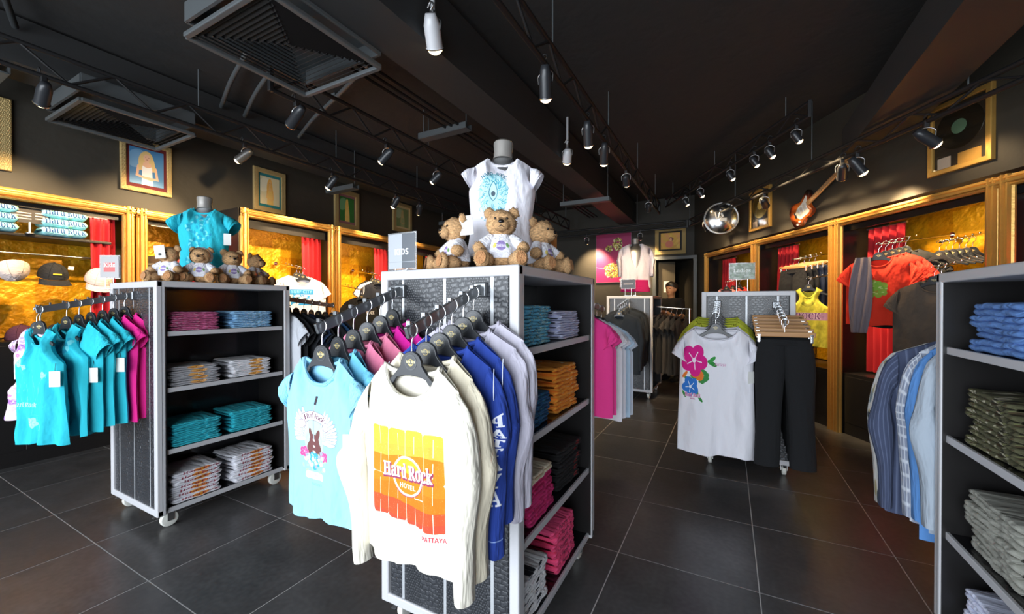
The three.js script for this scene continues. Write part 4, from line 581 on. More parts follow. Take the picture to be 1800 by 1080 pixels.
{ // far trolley
  const p = C4.userData.arm(-0.02, 1, 0.5, 5, { y1: 1.2 });
  for (let i = 0; i < 5; i++) hang(p[i], 'denim_jacket', NTH[i] + ' dark denim jacket from the front on the farthest trolley', 'jacket', { W: 0.5, S: 0.44, H: 0.72, sleeve: 'long', sl: 0.62, sw: 0.1, ah: 0.22, ph: i, thick: 0.04, hl: NTH[i] + ' denim' }, { body: col(['#1d2630', '#232b36', '#1a222c', '#202a36', '#161c24'][i]) }, rr(-0.1, 0.1), 'dark jackets on the farthest trolley');
  const rail = thing('hanging_rail', 'chrome rail right of the farthest trolley', 'rail', [-0.83, 0, -5.83]); part('bar', bar(V(-0.03, 1.2, 0.1), V(0.4, 1.17, 0.1), 0.009), M.chrome, rail); part('leg', merge([bar(V(0.38, 0, 0.1), V(0.38, 1.18, 0.1), 0.012), bar(V(0.38, 0.012, -0.15), V(0.38, 0.012, 0.3), 0.012)]), M.chrome, rail);
  for (let i = 0; i < 5; i++) hang([-0.8 + i * 0.065, 1.2 - i * 0.005, -5.73], 'grey_shirt', 'grey brown shirt, ' + NTH[i] + ' along the chrome rail', 'shirt', { W: 0.44, S: 0.4, H: 0.75, sleeve: 'short', sl: 0.14, sw: 0.15, ah: 0.2, ph: i, hl: NTH[i] + ' grey' }, { body: col(['#3a3836', '#2b2a2a', '#4a4540', '#343230', '#282626'][i]) }, HP * 0.75, 'grey shirts on the chrome rail');
}
{ // right trolley far end: button shirts
  const p = C5.userData.arm(-0.13, -1, 0.36, 5, { y0: 1.22, y1: 1.16 }), pin = printed(tex(128, 128, (g, w, h) => { bg(g, w, h, '#3d4660'); g.fillStyle = '#5f6a86'; for (let k = 0; k < 128; k += 8) g.fillRect(k, 0, 1.5, h); })), chk = printed(tex(128, 128, (g, w, h) => { bg(g, w, h, '#8f98ac'); g.fillStyle = '#cdd4de'; for (let k = 0; k < 128; k += 8) { g.fillRect(k, 0, 2, h); g.fillRect(0, k, w, 2); } })), flo = printed(tex(128, 128, (g, w, h) => { bg(g, w, h, '#cfcfcb'); for (let k = 0; k < 80; k++) { g.fillStyle = ['#6f7f86', '#3f474c', '#a9a07c'][k % 3]; g.beginPath(); g.arc(rnd() * w, rnd() * h, 2 + rnd() * 4, 0, 7); g.fill(); } }));
  [['floral long sleeved shirt, outermost behind the right trolley', flo], ['navy pinstripe long sleeved shirt behind the right trolley', pin], ['checked grey long sleeved shirt behind the right trolley', chk], ['bright blue long sleeved shirt under the pale one', col('#5a8fd0')], ['pale blue grey long sleeved shirt nearest the right trolley', col('#a5b1be')]].forEach(([l, m], i) => hang(p[i], 'button_shirt', l, 'shirt', { W: [0.46, 0.47, 0.36, 0.34, 0.33][i], S: [0.4, 0.41, 0.31, 0.29, 0.28][i], H: 0.74 + (i === 3 ? 0.05 : 0), sleeve: 'long', sl: 0.66, sw: 0.1, ah: 0.22, ph: i * 1.9, thick: 0.04, fold: 0.012 }, { body: m }, rr(-0.1, 0.05), 'button shirts behind the right trolley'));
}
// ---------- folded stacks; x/z in metres, front turned to +x or -x ----------
const FX = HP, sx1 = -2.687 - 0.15;
[[F.pinkPat, 'pink patterned', F.skyPat, 'sky blue patterned', 5, 5], [F.greyOr, 'grey orange badge', F.whiteOr, 'white orange badge', 5, 5], [F.tealPr, 'turquoise printed', F.tealPr, 'turquoise printed', 6, 6], [F.whiteRed, 'white red lettered', F.whiteRed, 'white red lettered', 7, 7]].forEach(([a, an, b, bn, n, m], k) => {
  stack('folded ' + an + ' shirt on left trolley' + (k > 1 ? ', near stack' : ''), 'folded_shirt', 'folded shirt', a, n, [sx1, SHELF[k] + 0.0, -1.205], FX, 'folded shirts on the left trolley', { h: k === 3 ? 0.024 : 0.021 });
  stack('folded ' + bn + ' shirt on left trolley' + (k > 1 ? ', far stack' : ''), 'folded_shirt', 'folded shirt', b, m, [sx1, SHELF[k] + 0.0, -1.52], FX, 'folded shirts on the left trolley', { h: k === 3 ? 0.024 : 0.021 });
});
const sx2 = -0.585 - 0.155, G2 = 'folded shirts on the central trolley', fs = (l, m, n, k, z, o) => stack('folded ' + l + ' shirt on central trolley', 'folded_shirt', 'folded shirt', m, n, [sx2 + (o?.dx ?? 0), SHELF[k], z], FX, G2, o);
fs('aqua patterned', F.aqua, 6, 0, -1.37, { h: 0.024 }); fs('lavender', F.lav, 6, 0, -1.7, { h: 0.02 });
fs('navy and teal patterned', F.navyTeal, 5, 1, -1.36, { h: 0.025 }); fs('orange printed', F.orange, 6, 1, -1.68, { h: 0.032 });
fs('magenta', F.magenta, 5, 2, -1.4, { h: 0.028 }); fs('black and red', F.dark, 6, 2, -1.72, { h: 0.03 });
stack('folded cream printed shirt lying on the magenta stack', 'folded_shirt', 'folded shirt', F.cream, 1, [sx2, SHELF[2] + 0.141, -1.4], FX, G2, { h: 0.03 });
fs('black and white printed', F.mono, 5, 3, -1.33, { h: 0.03 }); fs('hot pink printed', F.pink, 6, 3, -1.66, { h: 0.03 });
const sx5 = 0.66 + 0.16, s5 = (l, m, n, k, z, o) => stack('folded ' + l + ' on right trolley', 'folded_shirt', 'folded shirt', m, n, [sx5, SHELF[k] - 0.0, z], -HP, 'folded clothes on the right trolley', o);
s5('light blue shirt', F.oxford, 4, 0, -1.76, { h: 0.038, sx: 1.1 }); s5('grey checked shirt', F.checkGrey, 5, 0, -1.43, { h: 0.036 });
s5('camouflage shorts', F.camo, 6, 1, -1.77, { h: 0.03, sx: 1.15 }); s5('pale camouflage shorts', F.camoPale, 5, 1, -1.43, { h: 0.034 });
s5('khaki grey shorts', F.khaki, 5, 2, -1.77, { h: 0.038, sx: 1.15 }); s5('charcoal shorts', F.charcoal, 5, 2, -1.43, { h: 0.038 });
s5('white and blue shirt', F.whiteBlue, 5, 3, -1.77, { h: 0.036, sx: 1.1 }); s5('charcoal shirt', F.charcoal, 4, 3, -1.43, { h: 0.03 });
// ---------- signs ----------
const kids = tex(256, 256, (g, w, h) => { bg(g, w, h, '#a4a8ad'); g.fillStyle = '#50555c'; g.fillRect(w * 0.52, 0, w * 0.48, h); g.fillStyle = '#8f949a'; g.fillRect(0, h * 0.8, w, 4); txt(g, 'KIDS', w / 2, h * 0.6, 'bold 62px sans-serif', '#f4f5f7', 150); });
const kids2 = tex(128, 160, (g, w, h) => { bg(g, w, h, '#9b9898'); g.fillStyle = '#c8403c'; g.fillRect(w * 0.2, h * 0.3, w * 0.6, h * 0.42); txt(g, 'Kids', w / 2, h * 0.5, 'bold 40px serif', '#f2e6e2', 80); });
const ladies = tex(256, 192, (g, w, h) => { bg(g, w, h, '#8d9a88'); for (let k = 0; k < 60; k++) { g.globalAlpha = 0.35; g.fillStyle = ['#c7cfc0', '#5f6f5a', '#e4e8ea', '#7c9a78'][k % 4]; g.beginPath(); g.ellipse(rnd() * w, rnd() * h, 26, 12, rnd() * 3, 0, 7); g.fill(); } g.globalAlpha = 1; txt(g, 'Ladies', w / 2, h * 0.56, 'bold 58px serif', '#eef2ee', 180); });
const mens = tex(256, 192, (g, w, h) => { bg(g, w, h, '#2c2527'); txt(g, "women's", w / 2, h * 0.56, 'bold 44px sans-serif', '#c9bcbc', 180); });
sign('clear sign reading KIDS above the central trolley', [-1.125, TOP, -1.19], 0.0, 0.135, 0.135, kids, 0.012);
sign('small red and grey sign on the left trolley', [-3.26, TOP - 0.04, -1.0], 0.5, 0.11, 0.13, kids2, 0.07);
sign('clear sign reading Ladies above the ladies trolley', [0.09, 1.33, -3.6], 0.1, 0.17, 0.12, ladies, 0.1);
sign('dark sign in front of the white blouse', [-1.19, 1.345, -5.53], 0, 0.18, 0.12, mens, 0.1);
// ---------- teddy bears ----------
const furTex = dataTex(128, (x, y) => { const k = 0.8 + 0.35 * tile((a, b) => noise(a, b, 3), 22)(x, y) + 0.12 * (rnd() - 0.5); return [0.96 * k, 0.76 * k, 0.54 * k]; }, true);
const fur = mat(0xffffff, 0.95, 0, { map: furTex, bumpMap: rep(wrinkle, 5), bumpScale: 0.003 }), padM = cloth('#c08a5c'), beadM = mat(new THREE.Color(0.01, 0.008, 0.008), 0.15);
const fuzzy = (g, amp = 0.0035, f = 260) => { const p = g.attributes.position; g.computeVertexNormals(); const n = g.attributes.normal; for (let i = 0; i < p.count; i++) { const x = p.getX(i), y = p.getY(i), z = p.getZ(i), k = amp * (noise(x * f, y * f, z * f) + 0.7 * noise(x * f * 0.4, y * f * 0.4, z * f * 0.4)); p.setXYZ(i, x + n.getX(i) * k, y + n.getY(i) * k, z + n.getZ(i) * k); } g.computeVertexNormals(); return g; };
const tufts = (g, n) => {                                       // short tapering fur locks standing on a surface
  const p = g.attributes.position, nn = g.attributes.normal, pos = [], nor = [], uv = [], d = V(), a = V(), b = V(), q = V();
  for (let k = 0; k < n; k++) { const i = Math.floor(rnd() * p.count); d.set(nn.getX(i) + rr(-0.6, 0.6), nn.getY(i) + rr(-0.9, 0.3), nn.getZ(i) + rr(-0.6, 0.6)).normalize(); q.set(p.getX(i) + rr(-0.002, 0.002), p.getY(i) + rr(-0.002, 0.002), p.getZ(i) + rr(-0.002, 0.002)).addScaledVector(d, -0.001); a.set(d.y, d.z, d.x).cross(d).normalize(); b.crossVectors(d, a); const L = rr(0.004, 0.008), w = 0.0014, u0 = rnd(), v0 = rnd();
    for (let s = 0; s < 3; s++) { for (const [t, h] of [[s, 0], [s + 1, 0], [0, 1]]) { const an = t * 2.094, c = h ? 0 : w; pos.push(q.x + d.x * L * h + (a.x * Math.cos(an) + b.x * Math.sin(an)) * c, q.y + d.y * L * h + (a.y * Math.cos(an) + b.y * Math.sin(an)) * c, q.z + d.z * L * h + (a.z * Math.cos(an) + b.z * Math.sin(an)) * c); nor.push(nn.getX(i), nn.getY(i), nn.getZ(i)); uv.push(u0, v0); } } }
  const o = new THREE.BufferGeometry(); o.setAttribute('position', new THREE.Float32BufferAttribute(pos, 3)); o.setAttribute('normal', new THREE.Float32BufferAttribute(nor, 3)); o.setAttribute('uv', new THREE.Float32BufferAttribute(uv, 2)); return o;
};
const ball = (r, x, y, z, sx, sy, sz, n = 40) => { const g = fuzzy(sph(r, 0, 0, 0, sx, sy, sz, n), 0.002); return merge([g, tufts(g, Math.round(r * r * 420000))]).translate(x, y, z); };
const bearPrint = tex(256, 128, (g, w, h) => { bg(g, w, h, '#dedee6'); g.fillStyle = '#8d7bb0'; g.beginPath(); g.arc(w * 0.25, h * 0.5, 26, 0, 7); g.fill(); g.fillStyle = '#d9c86a'; g.beginPath(); g.ellipse(w * 0.25 - 34, h * 0.5, 10, 14, 0.3, 0, 7); g.fill(); g.fillStyle = '#6f9a5a'; g.beginPath(); g.ellipse(w * 0.25 + 34, h * 0.5, 8, 13, -0.3, 0, 7); g.fill(); txt(g, 'Hard Rock', w * 0.25, h * 0.56, 'bold 20px serif', '#f2eef8', 52); });
const bearShirt = printed(bearPrint);
let bearProto;
function bear(label, pos, ry, s = 1, extra) {
  let t;
  if (!bearProto) {
    t = bearProto = thing('teddy_bear', label, 'teddy bear', pos, ry, 'teddy bears in white shirts');
    const head = part('head', merge([ball(0.048, 0, 0.158, 0.008, 1.08, 0.95, 0.95), ball(0.024, 0, 0.147, 0.05, 1.15, 0.85, 0.8, 24)]), fur, t);
    for (const k of [-1, 1]) { part('ear', ball(0.019, k * 0.042, 0.196, -0.002, 1, 1, 0.6, 20), fur, head); part('eye', sph(0.0045, k * 0.02, 0.168, 0.05), beadM, head); }
    part('nose', sph(0.0075, 0, 0.155, 0.07, 1.3, 0.9, 0.7), beadM, head); part('mouth', tube([V(-0.008, 0.137, 0.066), V(0, 0.142, 0.07), V(0.008, 0.137, 0.066)], 0.0013, 10, 5), beadM, head);
    part('belly', ball(0.05, 0, 0.045, 0, 1.05, 0.9, 0.95, 30), fur, t);
    part('shirt', grid(40, 16, (u, v) => { const a = u * 6.283 + HP, y = 0.036 + v * 0.085, r = 0.056 - 0.026 * Math.pow(v, 2.2) + 0.002 * Math.sin(a * 7) * (1 - v); return [Math.cos(a) * -r * 1.05, y, Math.sin(a) * r * 0.95 + 0.002]; }, (u, v) => [((u * 2 - 0.0 + 0.25) % 2) * 1.0 - 0.0, v]), bearShirt, t);
    for (const k of [-1, 1]) {
      part('shirt_sleeve', bar(V(k * 0.034, 0.106, 0.008), V(k * 0.068, 0.078, 0.028), 0.021, 16), cloth('#dedee6'), t);
      part('arm', merge([ball(0.02, k * 0.074, 0.072, 0.034, 1.1, 1, 1.2, 24)]), fur, t);
      const leg = part('leg', merge([ball(0.028, k * 0.052, 0.027, 0.05, 1, 0.92, 1.5, 28), ball(0.027, k * 0.062, 0.03, 0.084, 0.95, 1.15, 0.7, 28)]), fur, t);
      part('paw_pad', rot(new THREE.CircleGeometry(0.018, 16).scale(1, 1.25, 1), -0.15, k * 0.2).translate(k * 0.066, 0.032, 0.1045), padM, leg);
    }
  } else t = copy(bearProto, label, pos, ry);
  t.scale.setScalar(s);
  if (extra) { const c = part('hang_tag', rot(rbox(0.05, 0.075, 0.002, 0, 0, 0, 0.001), 0, extra[3] ?? 0, 0.15).translate(extra[0], extra[1], extra[2]), M.tagCard, t); }
  return t;
}
bear('teddy bear facing forward in the middle of the central trio', [-0.74, TOP, -1.3], 0.5, 1.06);
bear('teddy bear looking left on the central trolley', [-0.94, TOP, -1.3], -0.5, 1.02, [0.06, 0.17, -0.01, 0.9]);
bear('teddy bear looking right on the central trolley edge', [-0.69, TOP, -1.54], 1.35, 1.05);
bear('teddy bear with a big white tag at the left of the left trolley', [-2.84, TOP, -1.13], 0.5, 0.98, [0.0, 0.17, 0.07, 0.3]);
bear('teddy bear wearing a white hood on the left trolley', [-2.8, TOP, -1.27], 0.9, 1.0);
bear('teddy bear right of the hooded bear on the left trolley', [-2.8, TOP, -1.44], 1.3, 1.02);
bear('teddy bear turned away at the right end of the left trolley', [-2.84, TOP, -1.6], 2.1, 1.0);
{ const h = [...scene.children].find((o) => o.userData.label === 'teddy bear wearing a white hood on the left trolley'); part('hood', grid(24, 12, (u, v) => { const a = (u - 0.5) * 4.0 + Math.PI, e = -0.6 + v * 2.0; return [0.058 * Math.sin(a) * Math.cos(e), 0.16 + 0.056 * Math.sin(e), 0.004 + 0.056 * Math.cos(a) * Math.cos(e)]; }), cloth('#dedee6'), h); }
{ const b = thing('paper_bag', 'brown paper card behind the right central bear', 'card', [-0.74, TOP, -1.72], 1.1); part('sheet', rbox(0.12, 0.19, 0.012, 0, 0.1, 0, 0.005), mat('#b9783c', 0.8), b); }
// ---------- child mannequins ----------
function mannequin(label, pos, ry, o, mats, lean = 0) {
  const t = thing('mannequin', label, 'mannequin', pos, ry, 'torso mannequins');
  part('stand', merge([cyl(0.085, 0.012, 0, 0.006, 0, 'y', 28), cyl(0.01, o.lift, 0, o.lift / 2, 0)]), M.chrome, t);
  const y = o.lift + o.H;
  part('torso', lathe([[0.001, -o.H + 0.03], [o.W * 0.36, -o.H + 0.03], [o.W * 0.4, -o.H * 0.7], [o.W * 0.34, -o.H * 0.45], [o.W * 0.36, -0.14], [o.W * 0.26, -0.07], [0.05, -0.02], [0.042, 0.01], [0.04, 0.05]], 30).scale(1, 1, 0.5).translate(0, y, 0), M.steel, t);
  part('neck', rot(lathe([[0.041, 0], [0.04, 0.03], [0.043, 0.068], [0.04, 0.075], [0.001, 0.078]], 26).translate(0, 0, 0), -0.05).translate(0, y + 0.0, 0), mat(new THREE.Color(0.55, 0.52, 0.48), 0.25, 0.6), t);
  part('shirt_body', shirtBody(o).translate(0, y, 0), mats.body, t); sleeves(o, o.sleeve).forEach((q) => part('shirt_sleeve', q.translate(0, y, 0), mats.plain ?? mats.body, t)); part('neckband', neckband(o).translate(0, y, 0), mats.plain ?? mats.body, t);
  if (o.tag) part('price_tag', rot(rbox(0.04, 0.075, 0.002, 0, 0, 0, 0.001), 0, 0.3).translate(o.tag[0], y + o.tag[1], o.tag[2]), M.tagCard, t);
  t.rotation.order = 'YXZ'; t.rotation.z = lean;
  return t;
}
const KM = { W: 0.29, H: 0.43, S: 0.25, nh: 0.06, drop: 0.035, back: 0.01, slope: 0.035, ah: 0.13, sleeve: 'short', sl: 0.06, sw: 0.095, thick: 0.085, waist: 0.012, fold: 0.004, lift: 0.07, sang: 1.0 };
mannequin('chrome necked child mannequin in white T-shirt with teal print', [-0.88, TOP, -1.53], 0.42, KM, { body: printed(kidTex), plain: col('#e2e0e8') }, -0.03);
mannequin('child mannequin in turquoise T-shirt on the left trolley', [-3.0, TOP, -1.38], 0.75, { ...KM, sl: 0.085, sw: 0.11, fold: 0.008, H: 0.42, tag: [0.15, -0.2, 0.06] }, { body: printed(teal2Tex), plain: col('#22b4c6') });
{ const t = mannequin('adult mannequin in white open blouse before the pink poster', [-1.14, 1.345, -5.75], 0.3, { W: 0.42, H: 0.6, S: 0.38, nh: 0.085, drop: 0.27, vneck: true, back: 0.01, slope: 0.05, ah: 0.19, sleeve: 'long', sl: 0.4, sw: 0.1, thick: 0.11, waist: 0.02, lift: 0.12 }, { body: cloth('#d9d3de') }); part('skirt', grid(40, 6, (u, v) => { const a = u * 6.283; return [Math.cos(a) * (0.2 - 0.02 * v), 0.06 + v * 0.16, Math.sin(a) * 0.12]; }), cloth('#b3125f'), t, 'magenta skirt'); }
// ---------- caps, hats, towels on the left wall ----------
let capProto;
function cap(label, pos, ry, m, tilt = 0) {
  const t = thing('baseball_cap', label, 'cap', pos, ry, 'caps on the left wall'); const dome = (u, v) => { const a = u * 6.283, e = v * HP; return [0.092 * Math.cos(a) * Math.cos(e) * 0.95, 0.115 * Math.pow(Math.sin(e), 0.9) , 0.1 * Math.sin(a) * Math.cos(e)]; };
  const c = part('crown', at(rot(grid(36, 12, dome), tilt), 0, 0, 0), m, t); part('button', at(rot(sph(0.008, 0, 0.116, 0), tilt), 0, 0, 0), m, c);
  part('brim', rot(grid(24, 6, (u, v) => { const a = (u - 0.5) * 2.3 + HP, r = 0.094 + v * 0.075 * Math.sin(Math.max(0.01, (u) * Math.PI)) ; return [Math.cos(a) * r * 0.98, -0.004 - 0.02 * v * v - 0.03 * Math.pow(Math.abs(u - 0.5) * 2, 2) * v, Math.sin(a) * (r + 0.002)]; }), tilt), m, t);
  for (let k = 0; k < 6; k++) { const a = k * 1.047; part('seam', rot(tube([...Array(8)].map((_, i) => V(...dome(a / 6.283, i / 7.2)).multiplyScalar(1.005)), 0.0012, 10, 4), tilt), m, c); }
  return t;
}
const capY = 1.46;
const LWd = (x, y, d) => [XL - x, y, -d];
{ const w = cloth('#c8b6ae'), k = cloth('#17181c'), pz = cloth('#cdb9b4');
  const a = cap('beige visor cap turned up at the left picture edge', LWd(0.06, capY + 0.06, 0.93), HP, w, 2.6);
  const b = cap('black cap with yellow emblem on the left wall', LWd(0.1, capY, 1.15), HP, k, 0.35); part('emblem', rot(at(rbox(0.05, 0.012, 0.004), 0, 0.05, 0.097), 0.35), mat('#c8b83a', 0.5), b); part('size_tag', rot(at(rbox(0.05, 0.03, 0.002), 0.06, 0.09, 0.065), 0.2, 0.6), M.tagCard, b);
  cap('pale pink cap beside the red curtain', LWd(0.1, capY - 0.02, 1.42), HP, pz, 0.5);
  const rail = thing('cap_rail', 'thin steel rail holding the caps', 'rail', LWd(0.2, 1.64, 0.4), HP); part('bar', merge([bar(V(0, 0, 0), V(1.1, 0, 0), 0.008), bar(V(0.1, 0, 0), V(0.1, 0, -0.26), 0.006), bar(V(1.0, 0, 0), V(1.0, 0, -0.26), 0.006)]), M.steel, rail);
  ['dark cap on the base cabinet, left one', 'plum cap with pink brim on the base cabinet', 'black cap on the base cabinet, right one', 'tan cap on the base cabinet by the curtain'].forEach((l, i) => cap(l, LWd(0.2, 0.955, 0.8 + i * 0.2), HP, cloth(['#1d1a20', '#4a2236', '#131318', '#7a5c3c'][i]), 0));
  const shelf = thing('wall_shelf', 'black shelf carrying the blue towels', 'shelf', LWd(0, 0, 0.33), HP); part('board', rbox(1.1, 0.025, 0.38, 0.62, 1.775, -0.26), M.blackLam, shelf);
  const tw = printed(tex(512, 128, (g, w2, h) => { bg(g, w2, h, '#8fd0dc'); for (let k = 0; k < 40; k++) { g.fillStyle = ['#bfe6ea', '#5fb4d0', '#7fc46a', '#d8eef0'][k % 4]; g.globalAlpha = 0.6; g.fillRect(rnd() * w2, rnd() * h, 50 * rnd(), 14); } g.globalAlpha = 1; txt(g, 'Hard Rock', w2 * 0.5, h * 0.62, 'bold 96px serif', '#173a72', 460); }));
  for (const [d, s] of [[0.83, 'left'], [1.21, 'right']]) for (let k = 0; k < 3; k++) {
    const t = thing('folded_towel', 'blue lettered towel, ' + ['bottom', 'middle', 'top'][k] + ' of the ' + s + ' towel pile', 'towel', LWd(0.14, 1.789 + k * 0.072, d), HP, 'blue towels on the black shelf');
    part('roll', grid(30, 24, (u, v) => { const a = v * 6.283, e = Math.abs(u * 2 - 1), r = Math.pow(1 - Math.pow(e, 12), 0.5); return [(u - 0.5) * 0.26, 0.036 + 0.036 * Math.sin(a) * (0.3 + 0.7 * r) + 0.002 * noise(u * 9, v * 5), 0.11 * Math.sign(Math.cos(a)) * Math.pow(Math.abs(Math.cos(a)), 0.45) * (0.93 + 0.07 * r)]; }, (u, v) => [u, (v * 2 + 0.5) % 2]), tw, t);
  }
  const ps = thing('price_sign', 'dark price sign between the towel piles', 'sign', LWd(0.06, 1.788, 1.02), HP); part('plate', new THREE.BoxGeometry(0.19, 0.115, 0.004).translate(0, 0.14, 0), mat(0xffffff, 0.4, 0, { map: tex(192, 116, (g, w2, h) => { bg(g, w2, h, '#3a3634'); g.fillStyle = '#b9b6b2'; for (let k = 0; k < 3; k++) { g.fillRect(14, 36 + k * 22, 90, 7); g.fillRect(124, 30 + k * 22, 50, 7); } g.fillRect(14, 18, 26, 6); }) }), ps); part('stem', bar(V(0, 0, 0), V(0, 0.09, 0), 0.006), M.white, ps); part('foot', cyl(0.025, 0.006, 0, 0.003, 0), M.steel, ps);
  // fedora stack in the next bay
  for (let k = 0; k < 4; k++) { const h = thing('fedora_hat', ['dark brown', 'charcoal', 'black', 'striped brown'][k] + ' fedora, ' + ['lowest', 'second lowest', 'second', 'topmost'][k] + ' in the hat stack', 'hat', LWd(0.22, 1.24 + k * 0.12, 1.86), HP, 'fedora hats in a stack'); const hm = cloth(['#241a14', '#26262a', '#121214', '#3a2c20'][k]); part('crown', lathe([[0.095, 0], [0.09, 0.05], [0.075, 0.095], [0.04, 0.105], [0.001, 0.092]], 28), hm, h); part('brim', lathe([[0.09, 0.004], [0.14, -0.004], [0.155, 0.008], [0.14, 0.004], [0.09, 0.01]], 32), hm, h); part('band', lathe([[0.0965, 0.006], [0.0945, 0.032]], 28), cloth('#6a6258'), h); }
  const st = thing('hat_stand', 'black pole stand for the fedoras', 'stand', LWd(0.22, 0.95, 1.86), HP); part('pole', merge([cyl(0.01, 0.3, 0, 0.15, 0), cyl(0.07, 0.015, 0, 0.008, 0)]), M.truss, st);
  const bx = thing('price_sign', 'red and dark sign behind the turquoise mannequin', 'sign', LWd(0.12, 1.62, 2.03), HP); part('plate', new THREE.BoxGeometry(0.13, 0.13, 0.006), mat(0xffffff, 0.4, 0, { map: tex(128, 128, (g, w2, h) => { bg(g, w2, h, '#3a1514'); g.fillStyle = '#b82624'; g.fillRect(24, 0, 104, 128); txt(g, 'Hard', 74, 60, 'bold 34px serif', '#f0dcd8', 80); txt(g, 'Rock', 74, 92, 'bold 34px serif', '#f0dcd8', 80); }) }), bx); part('hook', bar(V(0, 0.06, 0), V(0, 0.2, -0.02), 0.003), M.steel, bx);
}
// ---------- faced-out garments in the bays ----------
function wallArm(label, pos, ry, len = 0.34) { const t = thing('face_out_rail', label, 'rail', pos, ry, 'chrome face-out rails'); part('arm', merge([bar(V(0, 0.08, -len), V(0, 0, 0), 0.006), cyl(0.022, 0.008, 0, 0.08, -len, 'z'), ...[...Array(6)].map((_, k) => sph(0.007, 0, 0.01 + k * 0.013, -0.03 - k * 0.055))]), M.chrome, t); return t; }
const ADULT = { W: 0.46, S: 0.4, H: 0.62, sleeve: 'short', sl: 0.15, sw: 0.15, ah: 0.2, nh: 0.085, drop: 0.08, sang: 0.6, thick: 0.035 };
const onArm = (list, P, ry, dx, dz, group, extra = {}) => list.forEach(([l, o, m, yaw, name, cat], i) => hang([P[0] + dx * i, P[1] + 0.012 + i * 0.013, P[2] + dz * i], name ?? 'shirt', l, cat ?? 'T-shirt', { ...ADULT, ...o, ph: i * 1.4, hl: NTH[i], ...extra }, m, ry + (yaw ?? 0), group, 0.38));
wallArm('chrome face-out rail in the white shirt bay', [XP + 0.12, 1.63, -2.88], HP, 0.5);
onArm([['white shirt with blue surf print in the left bay', { H: 0.66 }, { body: printed(surfTex), plain: col('#dcdce2') }, -0.6], ['second white shirt in the left bay', { H: 0.62 }, { body: col('#d6d4d8') }, -0.5], ['third white shirt in the left bay', {}, { body: col('#d0ced4') }, -0.4]], [XP + 0.12, 1.63, -2.88], HP, -0.055, 0, 'white shirts in the left bay');
wallArm('chrome face-out rail in the bay behind the kids sign', [XP + 0.1, 1.63, -4.0], HP, 0.5);
onArm([['navy polo shirt left of the kids sign', { H: 0.66 }, { body: col('#141a2a') }, -0.5], ['white shirt behind the navy polo shirt', { S: 0.44 }, { body: col('#d8d6dc') }, -0.3], ['black shirt behind the white shirt near the kids sign', {}, { body: col('#101014') }, -0.2]], [XP + 0.1, 1.63, -4.0], HP, -0.055, 0, 'shirts in the bay behind the kids sign');
wallArm('lower chrome face-out rail by the gold post', [XP + 0.14, 1.42, -3.68], HP, 0.5);
onArm([['black polo shirt with white letters by the gold post', { H: 0.66 }, { body: printed(tex(256, 384, (g, w, h) => { bg(g, w, h, '#0e0e11'); txt(g, 'ROCK', w * 0.72, h * 0.33, 'bold 34px serif', '#cfcfd2', 60); g.fillStyle = '#55565a'; for (let k = 0; k < 3; k++) g.fillRect(w * 0.5, h * (0.14 + k * 0.06), 7, 7); })), plain: col('#0e0e11') }, -0.4]], [XP + 0.14, 1.42, -3.68], HP, -0.05, 0);
wallArm('chrome face-out rail in the farthest left bay', [XP + 0.1, 1.63, -5.0], HP, 0.5);
onArm([['black shirt in the farthest left bay', {}, { body: col('#111114') }, -0.3], ['grey shirt in the farthest left bay', {}, { body: col('#55555a') }, -0.3]], [XP + 0.1, 1.63, -5.0], HP, -0.055, 0, 'shirts in the farthest left bay');
